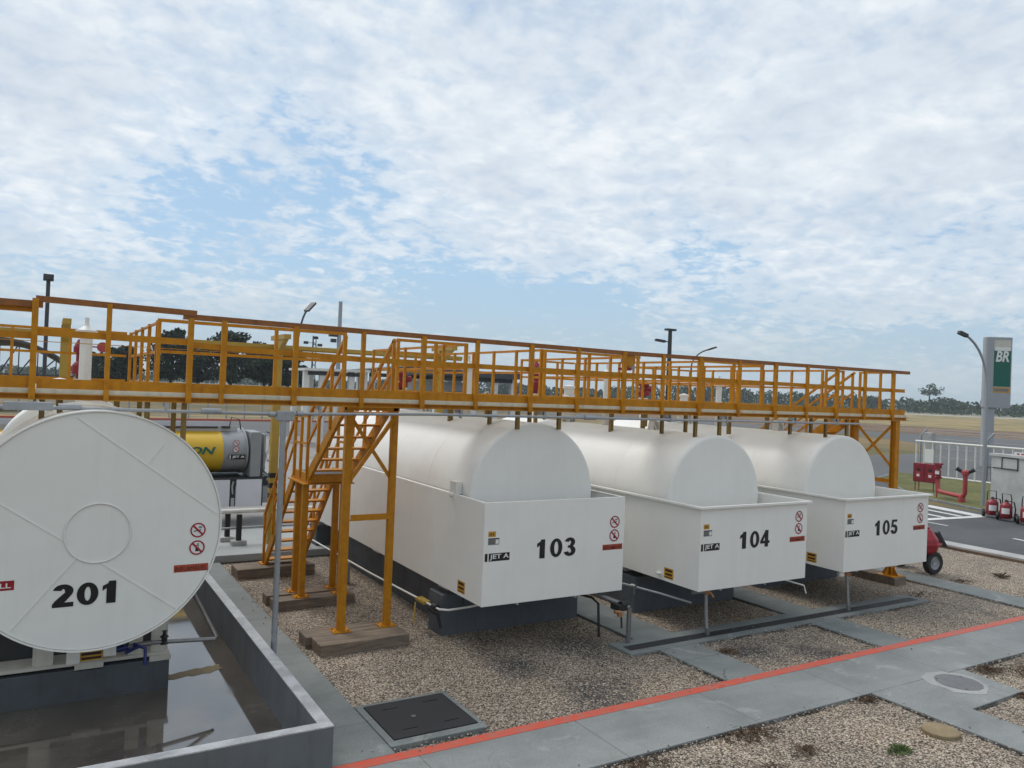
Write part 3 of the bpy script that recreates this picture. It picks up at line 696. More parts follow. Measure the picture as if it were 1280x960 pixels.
# far guard rail between the openings
rail_run(wk, (1.25, YF), (3.72, YF), (0, .33, .60, .995), 4.45)
rail_run(wk, (4.50, YF), (5.70, YF), (.03, .55, .99), 4.42)
rail_run(wk, (7.17, YF), (9.22, YF), (0, .45, .98), 4.42)
rail_run(wk, (10.78, YF), (12.47, YF), (0, .5, .98), 4.44)
rail_run(wk, (14.42, YF), (15.0, YF), (0, .98), 4.44)
rail_run(wk, (15.56, YF), (15.56, YN + .1), (.02, .55), 4.44)
rail_run(wk, (-4, YF), (-1.35, YF), (0, .5, .98), 4.45)
mb = MB()
for x in (3.77, 4.49):
    pass
def ibeam(p, x, y, z0, z1, w=.12, name='leg', mat='orange'):
    mb = MB(); t_ = .01
    mb.box(x - w / 2, x + w / 2, y - w / 2, y - w / 2 + t_, z0, z1); mb.box(x - w / 2, x + w / 2, y + w / 2 - t_, y + w / 2, z0, z1); mb.box(x - t_ / 2, x + t_ / 2, y - w / 2 + t_, y + w / 2 - t_, z0, z1)
    o = mb.build(name, mat, p, bevel=.002)
    if z0 < 1:
        mb = MB(); mb.box(x - .125, x + .125, y - .11, y + .11, z0 - .0, z0 + .016)
        for sx in (-.095, .095):
            for sy in (-.08, .08): mb.lathe([(.001, z0 + .016), (.013, z0 + .016), (.013, z0 + .04), (.001, z0 + .04)], (x + sx, y + sy, 0), 'Z', 6)
        mb.build('base_plate', 'orange', o)
    return o
def tubeleg(p, x, y, z0, z1, w=.1):
    mb = MB(); mb.box(x - w / 2, x + w / 2, y - w / 2, y + w / 2, z0, z1); o = mb.build('leg', 'orange', p, bevel=.012)
    mb = MB(); mb.box(x - .125, x + .125, y - .11, y + .11, z0 + .0005, z0 + .016)
    for sx in (-.095, .095):
        for sy in (-.08, .08): mb.lathe([(.001, z0 + .016), (.013, z0 + .016), (.013, z0 + .04), (.001, z0 + .04)], (x + sx, y + sy, 0), 'Z', 6)
    mb.build('base_plate', 'orange', o)
tubeleg(wk, 3.80, 10.84, .15, 3.405, .11); tubeleg(wk, 4.50, 10.84, .15, 3.405, .10)
mb = MB(); mb.box(3.745, 4.56, 10.79, 10.89, 3.33, 3.404); mb.build('cross_beam', 'orange', wk)
mb = MB(); mb.angle((3.85, 10.80, 2.35), (4.46, 10.80, 3.2), .055, .008, up=(0, 1, 0)); mb.build('cross_brace', 'orange', wk)
mb = MB(); mb.angle((3.85, 10.86, 3.2), (4.46, 10.86, 2.35), .055, .008, up=(0, 1, 0)); mb.build('cross_brace', 'orange', wk)
mb = MB(); mb.angle((3.86, 10.82, 1.78), (4.45, 10.82, 1.78), .09, .008); mb.build('cross_brace', 'orange', wk)
for y in (9.92, 10.88):
    o = ibeam(wk, 15.42, y, .15, 3.40, .13)
    mb = MB()
    for a in (0, pi / 2, pi, 3 * pi / 2):
        c, s = cos(a), sin(a); mb.add([(15.42 + c * .06 - s * .006, y + s * .06 + c * .006, .166), (15.42 + c * .19 - s * .006, y + s * .19 + c * .006, .166), (15.42 + c * .06 - s * .006, y + s * .06 + c * .006, .36), (15.42 + c * .06 + s * .006, y + s * .06 - c * .006, .166), (15.42 + c * .19 + s * .006, y + s * .19 - c * .006, .166), (15.42 + c * .06 + s * .006, y + s * .06 - c * .006, .36)], [(0, 1, 2), (5, 4, 3), (0, 3, 4, 1), (1, 4, 5, 2), (2, 5, 3, 0)], 0)
    mb.box(15.42 - .2, 15.42 + .2, y - .2, y + .2, .1505, .165)
    mb.build('gusset', 'orange', o)
mb = MB(); mb.angle((15.42, 9.99, 2.45), (15.42, 10.82, 3.3), .06, .008, up=(1, 0, 0)); mb.build('cross_brace', 'orange', wk)
mb = MB(); mb.angle((15.45, 10.82, 2.45), (15.45, 9.99, 3.3), .06, .008, up=(1, 0, 0)); mb.build('cross_brace', 'orange', wk)
mb = MB(); mb.angle((15.42, 9.99, 2.12), (15.42, 10.82, 2.12), .08, .008); mb.build('cross_brace', 'orange', wk)
def zsurf(x, c, cz, r): return cz + math.sqrt(max(0, r * r - (x - c) ** 2))
for (c, cz_, r, xs) in ((.525, 2.085, 1.228, (.0, .17, 1.05, 1.45)), (6.48, 2.12, 1.105, (6.1, 6.85)), (10.02, 2.0, 1.075, (9.72, 10.3)), (13.5, 2.0, 1.085, (13.2, 13.85))):
    for x in xs:
        for y in (YN + .08, YF - .1):
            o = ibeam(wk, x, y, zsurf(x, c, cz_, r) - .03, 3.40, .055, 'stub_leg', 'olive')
# siren on the rail
s_ = thing('alarm_beacon', 'orange faced alarm beacon with red base fixed to the guard rail', 'alarm', (8.12, 9.95, 4.12))
mb = MB(); mb.lathe([(.001, -.06), (.11, -.06), (.125, -.03), (.125, .03), (.1, .06), (.001, .07)], (8.15, 9.93, 4.28), 'Y', 20); mb.build('beacon_lens', 'orange', s_)
mb = MB(); mb.box(8.03, 8.21, 9.90, 10.02, 4.11, 4.15); mb.build('beacon_base', 'redpaint', s_)
mb = MB(); mb.box(8.18, 8.36, 10.0, 10.1, 4.13, 4.42); mb.build('beacon_box', 'galv', s_, bevel=.006)

# platforms over the tanks
def platform(label, x0, x1, y1, left, right, back):
    p = thing('tank_platform', label, 'platform', ((x0 + x1) / 2, 11, 3.4), 'railed platforms over the tanks')
    grating('deck_grating', x0, x1, YF + .05, y1, p)
    mb = MB()
    for x in (x0, x1): mb.box(x - .03, x + .03, YF + .045, y1, 3.41, 3.486)
    mb.box(x0 + .03, x1 - .03, y1 - .06, y1 - .005, 3.41, 3.486); mb.build('edge_beam', 'orange', p)
    for y in (12.1, y1 - .15):
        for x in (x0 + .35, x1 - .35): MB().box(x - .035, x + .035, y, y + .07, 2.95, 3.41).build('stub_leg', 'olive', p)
    L = y1 - YF - .08; n = max(2, int(round(L / .85)))
    fr = [i / n for i in range(n + 1)]
    if left: rail_run(p, (x0, YF + .08), (x0, y1), fr)
    if right: rail_run(p, (x1, YF + .08), (x1, y1), fr)
    if back: rail_run(p, (x0 + .06, y1), (x1 - .06, y1), (.33, .66))
    return p
platform('railed orange platform running back over tank 201', -1.3, 1.24, 14.6, True, True, True)
platform('railed orange platform running back over tank 103', 5.72, 7.15, 15.0, True, True, True)
platform('railed orange platform running back over tank 104', 9.25, 10.76, 15.0, True, True, True)
platform('railed orange platform running back over tank 105', 12.5, 14.40, 15.0, True, True, True)

# staircases
st = thing('steel_staircase', 'orange two flight steel staircase with a mid landing beside tank 103', 'staircase', (4.15, 13.1, 0))
XL, XR = 3.80, 4.50
def flight(p, xl, xr, a, b, n, parent_lab=None):
    (ya, za), (yb, zb) = a, b
    for x in (xl, xr):
        mb = MB(); mb.bar((x, ya, za - .08), (x, yb, zb - .08), .05, .17, 0); mb.build('stringer', 'orange', p, bevel=.004)
    for i in range(n):
        f = (i + .7) / n; y = ya + (yb - ya) * f; z = za + (zb - za) * (i + 1) / (n + .3)
        mb = MB(); mb.box(xl + .026, xr - .026, y - .11, y + .11, z - .03, z); mb.build('tread', 'orange', p)
flight(st, XL, XR, (11.0, 3.5), (12.72, 2.22), 6); flight(st, XL, XR, (13.45, 2.22), (15.35, .22), 9)
mb = MB(); mb.box(XL + .03, XR - .03, 12.68, 13.5, 2.165, 2.185); mb.build('landing_deck', 'dark', st)
mb = MB(); mb.box(XL - .03, XL + .028, 12.62, 13.55, 2.05, 2.21); mb.box(XR - .028, XR + .03, 12.62, 13.55, 2.05, 2.21); mb.box(XL + .03, XR - .03, 12.62, 12.66, 2.06, 2.2); mb.box(XL - .1, XR + .06, 12.60, 13.57, 2.03, 2.049)
mb.build('landing_frame', 'orange', st)
for (x, y) in ((3.80, 12.84), (3.80, 13.24), (4.46, 12.84), (4.46, 13.24)): tubeleg(st, x, y, .15, 2.028, .1)
for x in (XL - .03, XR + .03):
    mb = MB(); pts = [(x, 11.02, 4.40), (x, 12.70, 3.15), (x, 13.45, 3.12), (x, 15.35, 1.10)]
    for a, b_ in zip(pts[:-1], pts[1:]): mb.bar(a, b_, .045, .045)
    mb.build('handrail', 'orange', st)
    mb = MB(); pts = [(x, 11.02, 3.98), (x, 12.70, 2.70), (x, 13.45, 2.68), (x, 15.35, .66)]
    for a, b_ in zip(pts[:-1], pts[1:]): mb.bar(a, b_, .03, .04)
    mb.build('mid_rail', 'orange', st)
    for (y, z0, z1) in ((11.05, 3.4, 4.40), (11.6, 3.0, 3.97), (12.15, 2.6, 3.56), (12.70, 2.1, 3.15), (13.08, 2.1, 3.13), (13.45, 2.1, 3.12), (14.05, 1.5, 2.47), (14.7, .85, 1.8), (15.3, .2, 1.15)):
        angle_post(st, x, y, z0, z1, .045)
mb = MB()
for x in (XL, XR): mb.box(x - .09, x + .09, 15.2, 15.45, .181, .2)
mb.build('foot_plate', 'orange', st)
st2 = thing('steel_staircase', 'orange single flight staircase dropping behind tank 105 at the walkway end', 'staircase', (15.28, 13.3, 0))
flight(st2, 15.04, 15.54, (11.0, 3.5), (16.0, .18), 15)
for x in (15.02, 15.56):
    mb = MB(); mb.bar((x, 11.02, 4.42), (x, 16.0, 1.12), .045, .045); mb.build('handrail', 'orange', st2)
    mb = MB(); mb.bar((x, 11.02, 3.98), (x, 16.0, .68), .03, .04); mb.build('mid_rail', 'orange', st2)
    for f in (.01, .25, .5, .75, .98):
        y = 11.02 + 4.98 * f; z = 3.42 - 3.3 * f; angle_post(st2, x, y, z, z + 1.0, .045)

# timber pads
def timber(label, boards, z1):
    p = thing('timber_pad', label, 'timber pad', (boards[0][0], boards[0][2], 0), 'timber pads under the steel legs')
    for b_ in boards:
        mb = MB(); mb.box(*b_, -.06, z1); mb.build('timber_beam', 'timber', p, bevel=.012)
timber('wide weathered timber pad under the two braced front legs', [(3.35, 4.66, 10.32, 10.74), (3.28, 4.66, 10.745, 11.12)], .15)
timber('two dark timber sleepers under the stair landing legs', [(3.33, 4.68, 12.68, 12.99), (3.30, 4.68, 13.09, 13.36)], .15)
timber('thick timber block under the staircase foot', [(3.22, 4.68, 14.95, 15.5)], .18)
timber('long timber sleeper under the yellow footed leg beside tank 105', [(15.22, 15.62, 9.68, 13.5)], .15)

# ------------------------------------------------------------------ conduit line
cd = thing('conduit_line', 'thin grey conduit hung along the walkway with one tall support post', 'conduit', (2.55, 9.65, 0))
mb = MB(); mb.tube([(-4, 9.7, 3.36), (2.4, 9.7, 3.30), (4.5, 9.7, 3.335), (13.86, 9.7, 3.325)], .02, 10); mb.build('pipe', 'galv', cd)
mb = MB(); mb.tube([(-4, 9.75, 3.325), (-.35, 9.75, 3.32)], .02, 10); mb.build('pipe', 'galv', cd)
mb = MB(); mb.tube([(2.555, 9.68, -.02), (2.555, 9.68, 3.22)], .036, 14); o = mb.build('support_post', 'galv', cd)
mb = MB()
for z in (.38, .50, .62): mb.lathe([(.038, z), (.043, z), (.043, z + .02), (.038, z + .02)], (2.555, 9.68, 0), 'Z', 14)
mb.build('post_clamp', 'galv', o)
mb = MB(); mb.box(2.47, 2.68, 9.64, 9.76, 3.22, 3.34); mb.lathe([(.035, -.08), (.035, .0)], (2.46, 9.7, 3.295), 'X', 12); mb.lathe([(.035, .26), (.035, .34)], (2.46, 9.7, 3.31), 'X', 12); mb.build('junction_box', 'galv', cd, bevel=.015)
for x, z in ((.15, 3.335), (1.6, 3.32), (7.15, 3.335)):
    mb = MB(); mb.lathe([(.001, 0), (.036, 0), (.036, .22), (.001, .22)], (x, 9.7, z), 'X', 12); mb.build('coupling', 'galv', cd)
mb = MB(); mb.box(-.35, .1, 9.68, 9.78, 3.29, 3.38); mb.build('coupling', 'galv', cd, bevel=.01)
mb = MB()
for x in (1.2, 3.0, 5.0, 6.4, 8.9, 10.2, 12.0, 13.2): mb.box(x, x + .03, 9.695, 9.86, 3.36, 3.41); mb.box(x, x + .03, 9.68, 9.72, 3.29, 3.41)
mb.build('hanger', 'galv', cd)

# ------------------------------------------------------------------ drain points, pipes, valves
def drain(label, x, y, zt, group='drain points under the tank fronts'):
    d = thing('drain_point', label, 'drain pipe', (x, y, 0), group)
    mb = MB(); mb.tube([(x, y, .0), (x, y, zt - .08)], .036, 12); mb.build('stand_pipe', 'steel', d)
    return d
d1 = drain('steel stand pipe with long black valve in front of tank 103', 7.6, 9.0, .62)
mb = MB(); mb.tube([(7.6, 8.99, .55), (7.55, 9.1, .58), (7.35, 9.5, .66), (7.2, 9.9, .70)], .035, 12); mb.build('feed_pipe', 'steel', d1)
mb = MB(); mb.lathe([(.001, -.07), (.075, -.07), (.075, .07), (.001, .07)], (7.56, 9.08, .56), 'X', 12); mb.box(7.40, 7.60, 9.0, 9.2, .51, .60); mb.tube([(7.46, 9.02, .5), (7.45, 8.98, .27)], .015, 8); mb.build('valve_body', 'black', d1)
mb = MB(); mb.tube([(7.32, 9.0, .52), (7.44, 9.0, .50)], .025, 10); mb.lathe([(.001, -.03), (.04, -.03), (.04, .03), (.001, .03)], (7.42, 9.0, .47), 'Z', 10); mb.build('sample_tap', 'copper', d1)
d2 = drain('leaning steel drain pipe with red valve at the corner of tank 104', 9.04, 8.82, .2)
mb = MB(); mb.tube([(9.04, 8.83, .02), (9.07, 8.90, .35), (9.09, 8.93, .62)], .032, 12); mb.build('drain_leg', 'steel', d2)
mb = MB(); mb.lathe([(.001, -.04), (.05, -.04), (.055, .02), (.03, .06), (.001, .06)], (9.1, 8.93, .66), 'Z', 12); mb.tube([(9.14, 8.9, .66), (9.18, 8.86, .58)], .02, 8); mb.build('red_valve', 'copper', d2)
mb = MB(); mb.tube([(8.80, 8.93, .67), (9.06, 8.93, .66)], .03, 10); mb.build('feed_pipe', 'steel', d2)
d3 = drain('straight steel drain pipe with orange valve under tank 105', 12.49, 8.80, .2)
mb = MB(); mb.tube([(12.49, 8.80, .0), (12.55, 8.9, .62)], .03, 12); mb.build('drain_leg', 'steel', d3)
mb = MB(); mb.lathe([(.001, -.03), (.045, -.03), (.045, .03), (.001, .04)], (12.55, 8.9, .65), 'Z', 12); mb.box(12.45, 12.66, 8.88, 8.92, .63, .65); mb.build('orange_valve', 'copper', d3)
mb = MB(); mb.lathe([(.001, .63), (.035, .63), (.045, .65), (.045, .72), (.001, .72)], (12.34, 8.86, 0), 'Z', 12); mb.build('drain_stub', 'white_old', d3)
# long small bore lines
def line(label, pts, r, mat, name='fuel_line', grp=None):
    o = MB().tube(pts, r, 10).build(name, mat); o['label'] = label; o['category'] = 'pipe'
    if grp: o['group'] = grp
    return o
p1 = thing('fuel_line', 'thin white pipe with yellow lever valve running along the side of tank 103', 'pipe', (5.1, 12, 0))
mb = MB(); mb.tube([(5.02, 17.5, .36), (5.06, 13, .40), (5.10, 11.0, .44), (5.13, 10.36, .44), (5.24, 10.27, .44), (5.56, 10.24, .46), (7.6, 10.3, .60)], .016, 10); mb.build('pipe_run', 'white_old', p1)
mb = MB(); mb.box(5.05, 5.17, 10.75, 11.05, .42, .46); mb.tube([(5.08, 10.9, .5), (5.06, 10.83, .52)], .012, 8); mb.tube([(5.0, 10.92, .42), (4.93, 10.80, .14)], .013, 8); mb.build('lever_valve', 'yellow', p1)
mb = MB(); mb.lathe([(.001, -.06), (.05, -.06), (.05, .06), (.001, .06)], (5.13, 10.5, .44), 'Y', 12); mb.tube([(5.12, 10.7, .36), (5.2, 10.55, .3), (5.22, 10.46, .12)], .022, 8); mb.tube([(5.46, 10.27, .5), (5.5, 10.26, .74)], .012, 8); mb.build('coupling', 'black', p1)
mb = MB(); mb.box(4.98, 5.05, 14.0, 14.07, -.02, .38); mb.build('pipe_stand', 'galv', p1)
p2 = thing('fuel_line', 'short steel pipe with fittings below the front of tank 104', 'pipe', (8.5, 10, 0))
mb = MB(); mb.tube([(8.0, 10.6, .62), (8.35, 10.2, .58), (8.75, 9.6, .50), (9.05, 9.2, .42)], .018, 10); mb.build('pipe_run', 'galv', p2)
mb = MB(); mb.lathe([(.001, -.04), (.04, -.04), (.04, .04), (.001, .04)], (8.32, 10.22, .58), 'Y', 10); mb.build('union_fitting', 'steel', p2)
mb = MB(); mb.lathe([(.001, -.05), (.038, -.05), (.038, .05), (.001, .05)], (8.5, 9.98, .55), 'Y', 10); mb.tube([(8.5, 9.98, .55), (8.5, 9.96, .42)], .012, 8); mb.build('union_fitting', 'steel', p2)
line('thin white pipe stub poking out under the front corner of tank 104', [(11.0, 9.4, .66), (11.45, 8.95, .53), (11.47, 8.92, .40)], .014, 'white_old')
o = line('slim black bent pipe standing in gravel in front of tank 103', [(7.15, 9.85, .62), (7.35, 9.6, .58), (7.42, 9.52, .50), (7.44, 9.5, .0)], .02, 'black', 'drain_pipe')
# grating in the drain slot
mb = MB()
for k in range(176): mb.box(7.40 + .04 * k, 7.425 + .04 * k, 8.70, 8.90, .0, .026)
mb.box(7.40, 14.45, 8.70, 8.712, -.02, .026); mb.box(7.40, 14.45, 8.888, 8.90, -.02, .026)
o = mb.build('drain_grate', 'dark'); o['label'] = 'long narrow steel drain grate in the concrete channel before the tanks'; o['category'] = 'drain grate'
# black access lid in its concrete frame
ld = thing('access_cover', 'black rectangular access lid in a pale concrete frame beside the path', 'cover', (3.73, 7.93, 0))
mb = MB()
for a in ((3.17, 4.30, 7.36, 7.48), (3.17, 4.30, 8.40, 8.47), (3.17, 3.25, 7.48, 8.40), (4.24, 4.30, 7.48, 8.40)): mb.box(*a, -.05, .045)
mb.build('cover_frame', 'strip', ld, bevel=.006)
mb = MB(); mb.box(3.253, 4.237, 7.483, 8.397, .0, .056); lidp = mb.build('lid_plate', 'lid', ld, bevel=.006)
for x, y in ((3.5, 8.22), (4.0, 8.24), (3.5, 7.66), (4.0, 7.66)): MB().box(x - .09, x + .09, y - .008, y + .008, .0562, .0615).build('lid_handle', 'black', lidp)
mb = MB(); mb.lathe([(.028, .0565), (.028, .062), (.015, .062), (.015, .058), (.001, .058)], (3.66, 7.92, 0), 'Z', 14); mb.build('lid_lock', 'steel', lidp)
mh = thing('manhole_cover', 'round grey manhole cover with chipped white surround in the pavement', 'cover', (10.68, 5.84, .03))
def disc_pts(x, y, r, n, amp, seed, sy=1): 
    rnd = random.Random(seed); return [(x + (r + rnd.uniform(-amp, amp)) * cos(2 * pi * k / n), y + sy * (r + rnd.uniform(-amp, amp)) * sin(2 * pi * k / n)) for k in range(n)]
mb = MB(); mb.prism(disc_pts(10.66, 5.86, .40, 26, .035, 5), .02, .0315); mb.build('cover_surround', 'patch_white', mh)
mb = MB(); mb.prism(disc_pts(10.69, 5.84, .29, 40, .006, 6), .02, .036); mb.build('cover_plate', 'manhole', mh)
mb = MB()
for a in (.4, 2.2, 4.0): mb.lathe([(.001, .0365), (.018, .0365), (.001, .04)], (10.69 + .26 * cos(a), 5.84 + .26 * sin(a), 0), 'Z', 8)
mb.build('lifting_hole', 'black', mh)
bc = MB(); bc.lathe([(.19, -.05), (.20, .0), (.20, .025), (.185, .035), (.001, .037)], (8.95, 5.07, 0), 'Z', 36); o = bc.build('round_cover', 'cover_brown'); o['label'] = 'small round tan brown cover lying in gravel beside the branch path'; o['category'] = 'cover'

# ------------------------------------------------------------------ yellow pipe rack behind the stairs
pr = thing('pipe_rack', 'tall yellow steel rack of T posts carrying a long beam behind the walkway', 'pipe rack', (4.4, 17.5, 0))
Yg = 17.5
mb = MB(); mb.box(-6, 9.0, Yg - .06, Yg + .06, 4.43, 4.51); mb.box(-6, 9.0, Yg - .02, Yg + .02, 4.40, 4.43); mb.build('long_beam', 'yellow', pr)
for x, L in ((.34, .0), (4.40, .5), (8.35, .45)):
    mb = MB(); mb.box(x - .08, x + .08, Yg - .08 - .16, Yg + .08 - .16, .12, 4.62); o = mb.build('post', 'yellow', pr, bevel=.006)
    mb = MB(); mb.bar((x, Yg - .9, 4.66), (x, Yg + .25, 4.66), .14, .1); mb.add([(x - .05, Yg - .8, 4.61), (x + .05, Yg - .8, 4.61), (x + .05, Yg - .25, 4.3), (x - .05, Yg - .25, 4.3), (x - .05, Yg - .25, 4.61), (x + .05, Yg - .25, 4.61)], [(0, 3, 2, 1), (0, 1, 5, 4), (0, 4, 3), (1, 2, 5)]); mb.build('cross_arm', 'yellow', o)
    mb = MB()
    for k in range(3): mb.box(x - .083, x + .083, Yg - .243, Yg - .077, 1.15 + .22 * k, 1.26 + .22 * k)
    mb.build('black_stripe', 'sign_black', o)
# pipe barrier in front of the truck
pb = thing('pipe_barrier', 'white topped pipe barrier on black legs with concrete feet before the tank truck', 'barrier', (3.6, 17.4, 0))
mb = MB(); mb.tube([(-2, 17.5, .86), (6.5, 17.5, .86)], .05, 12); mb.build('top_pipe', 'white_old', pb)
mb = MB(); mb.tube([(-2, 17.5, .50), (6.5, 17.5, .50)], .022, 10); mb.build('lower_pipe', 'galv', pb)
for x, y in ((-1.5, 17.55), (.8, 17.55), (3.60, 17.9), (3.74, 17.4), (5.4, 17.55)):
    mb = MB(); mb.box(x - .05, x + .05, y - .05, y + .05, .25, .80); o = mb.build('leg', 'black', pb)
    mb = MB(); mb.box(x - .15, x + .15, y - .13, y + .13, .1501, .25); mb.build('concrete_foot', 'block', o, bevel=.01)

# ------------------------------------------------------------------ tank truck
tr = thing('tank_truck', 'yellow and grey fuel tank truck with white side skirts parked behind the stairs', 'truck', (1.5, 21.5, 0))
Yt = 20.6
def ell(mb, x0, x1, cy, cz, ry, rz, mat, seg=40):
    vs = [(x, cy + ry * cos(2 * pi * k / seg), cz + rz * sin(2 * pi * k / seg)) for x in (x0, x1) for k in range(seg)]
    mb.add(vs, [(k, (k + 1) % seg, seg + (k + 1) % seg, seg + k) for k in range(seg)], mat, True)
    mb.add(vs[:seg], [tuple(range(seg))], mat); mb.add(vs[seg:], [tuple(range(seg))[::-1]], mat)
mb = MB(); ell(mb, -2.0, 3.98, Yt + 1.0, 1.84, 1.0, .58, 0); mb.build('tank_barrel', 'truck_yellow', tr)
mb = MB(); ell(mb, 3.981, 4.55, Yt + 1.0, 1.84, 1.004, .585, 0)
ell(mb, 4.53, 4.58, Yt + 1.0, 1.84, 1.03, .61, 0); o = mb.build('tank_end', 'truck_grey', tr)
mb = MB(); text_into(mb, 'AVIATION', 1.95, 3.78, 1.81, 2.0, Yt - .03, 0, bold=.03, shear=.25); mb.build('side_lettering', 'green', tr)
mb = MB()
for z in (2.10, 1.93): ring_sign(mb, 4.27, z, .075, Yt - .012, 'smoke')
plate(mb, 4.10, 4.50, 1.68, 1.80, Yt - .03, 2); text_into(mb, 'JET A', 4.18, 4.48, 1.705, 1.775, Yt - .035, 0, bold=.02); plate(mb, 4.12, 4.14, 1.69, 1.79, Yt - .035, 0)
mb.build('warning_sign', ['sign_white', 'sign_red', 'sign_black'], tr)
mb = MB(); mb.box(-2.0, 4.4, Yt + .55, Yt + .60, 2.34, 2.50); mb.box(-2.0, 4.4, Yt + 1.4, Yt + 1.45, 2.34, 2.55); mb.box(-2.0, 4.35, Yt + .6, Yt + 1.4, 2.43, 2.45); mb.build('roof_walkway', 'aluminium', tr)
mb = MB(); mb.tube([(-.5, Yt + .5, 2.46), (3.9, Yt + .5, 2.46)], .03, 8); mb.box(2.0, 2.15, Yt + .45, Yt + .55, 2.43, 2.5); mb.box(4.0, 4.2, Yt + .45, Yt + .55, 2.43, 2.5); mb.tube([(4.2, Yt + .6, 2.45), (4.25, Yt + .6, 2.72), (4.45, Yt + .6, 2.66), (4.5, Yt + .6, 2.4)], .018, 8); mb.build('hose_rail', 'dark', tr)
mb = MB(); mb.box(-2.2, 5.3, Yt + .35, Yt + 1.65, .95, 1.20); mb.box(3.3, 3.6, Yt + .1, Yt + .4, 1.2, 1.5); mb.box(1.2, 1.5, Yt + .1, Yt + .4, 1.2, 1.5); mb.build('chassis', 'dark', tr)
mb = MB(); mb.box(-2.1, 4.15, Yt - .06, Yt - .02, .48, 1.17); o = mb.build('side_skirt', 'truck_white', tr, bevel=.01)
mb = MB(); mb.box(4.31, 4.94, Yt - .06, Yt - .02, .48, 1.17); mb.build('side_skirt', 'truck_white', tr, bevel=.01)
mb = MB(); mb.box(4.152, 4.308, Yt + .0, Yt + .04, .48, 1.17, 0); mb.box(4.19, 4.27, Yt - .05, Yt - .01, .48, .70, 1); mb.tube([(4.23, Yt - .02, .8), (4.21, Yt - .03, 1.0), (4.24, Yt - .02, 1.12)], .02, 8, 1); mb.box(-2.1, 4.97, Yt - .065, Yt + .01, 1.175, 1.205, 0); mb.box(4.942, 4.97, Yt - .06, Yt - .02, .48, 1.174, 0); mb.build('skirt_gap_panel', ['dark', 'aluminium'], tr)
mb = MB(); mb.box(4.63, 4.90, Yt - .02, Yt + .9, 1.215, 2.38); mb.build('hose_cabinet', 'truck_grey', tr, bevel=.03)
mb = MB(); mb.box(5.01, 5.06, Yt + .2, Yt + 1.6, 1.2, 2.3, 1); rnd = random.Random(3)
for k in range(14):
    x = rnd.uniform(5.02, 5.3); z = rnd.uniform(.75, 2.3); mb.tube([(x, Yt + .1, z), (x + rnd.uniform(-.12, .12), Yt + .05, z + rnd.uniform(.1, .4)), (x + rnd.uniform(-.15, .15), Yt + .1, z + rnd.uniform(.2, .5))], rnd.uniform(.012, .03), 8, rnd.choice((0, 1, 1, 2)))
mb.build('pump_pipework', ['dark', 'galv', 'white_old'], tr)
mb = MB(); mb.box(4.75, 5.35, Yt - .02, Yt + 1.7, .55, .95, 0); mb.build('rear_bumper', 'truck_grey', tr, bevel=.01)
for x in (-1.2, .3, 1.5):
    mb = MB(); mb.lathe([(.2, 0), (.44, 0), (.5, .05), (.5, .25), (.44, .3), (.2, .3)], (x, Yt + .05, .48), 'Y', 28); o = mb.build('wheel', 'black', tr)
    mb = MB(); mb.lathe([(.001, .06), (.2, .03), (.26, .0)], (x, Yt + .05, .48), 'Y', 20); mb.build('wheel_rim', 'galv', o)
mb = MB(); mb.box(-4.3, -2.3, Yt - .05, Yt + 2.1, .6, 2.9); cab = mb.build('cab', 'truck_white', tr, bevel=.12)
mb = MB(); plate(mb, -4.0, -3.0, 1.75, 2.5, Yt - .054, 0); mb.build('cab_window', 'glass', cab)
mb = MB(); mb.lathe([(.2, 0), (.44, 0), (.5, .05), (.5, .25), (.44, .3), (.2, .3)], (-3.4, Yt - .12, .48), 'Y', 28); mb.build('wheel', 'black', tr)

# ------------------------------------------------------------------ street lamps, poles, mast
def street_lamp(label, x, y, h, arm, ang, hook=True, r=.055, mat='dark', head=.5, gooseneck=1.2, tilt=.35):
    l = thing('street_lamp', label, 'street lamp', (x, y, 0), 'street lamps around the depot')
    a = radians(ang); dx, dy = sin(a), cos(a)
    if hook:
        pts = [(x, y, 0), (x, y, h - gooseneck)] + [(x + dx * arm * (1 - cos(t_ * pi / 2 * .8)) / (1 - cos(pi / 2 * .8)), y + dy * arm * (1 - cos(t_ * pi / 2 * .8)) / (1 - cos(pi / 2 * .8)), h - gooseneck + gooseneck * sin(t_ * pi / 2 * .8) / sin(pi / 2 * .8)) for t_ in (.15, .3, .45, .6, .75, .9, 1)]
        MB().tube(pts, r, 12, radii=[r * 1.3, r] + [r * .75] * 7).build('lamp_pole', mat, l)
        e = V(pts[-1]); d = V((dx, dy, tilt)).normalized()
        mb = MB(); mb.bar(e - d * .05, e + d * head, head * .5, .14); mb.bar(e + d * head * .2 + V((0, 0, .06)), e + d * head * .7 + V((0, 0, .06)), head * .3, .06); mb.build('lamp_head', 'dark', l, bevel=.02)
    else:
        MB().tube([(x, y, 0), (x, y, h - .3)], r, 12).build('lamp_pole', mat, l)
        mb = MB(); mb.box(x - .25, x + .25, y - .2, y + .2, h - .35, h); mb.box(x - .2, x + .2, y - .25, y - .2, h - .3, h - .1); mb.build('lamp_head', 'dark', l, bevel=.03)
    return l
street_lamp('straight lamp post with a boxy dark head rising behind tank 201', .04, 49.2, 9.0, 0, 0, hook=False, r=.1)
street_lamp('dark lamp post with a tilted head rising behind the staircase', 14.5, 52.4, 8.6, .8, 60, r=.09, head=.9, gooseneck=3.6, tilt=.9)
street_lamp('thin curved lamp post seen behind the tank 104 platform', 50.6, 52.6, 8.2, 1.6, 110, r=.08, head=.8, gooseneck=1.7)
street_lamp('near curved lamp post arching before the totem sign', 30.9, 16.2, 6.5, 1.0, -70, r=.06, mat='galv', head=.34, gooseneck=2.0)
pl_ = thing('utility_pole', 'plain grey pole standing tall behind the walkway stairs', 'pole', (17.73, 53.35, 0))
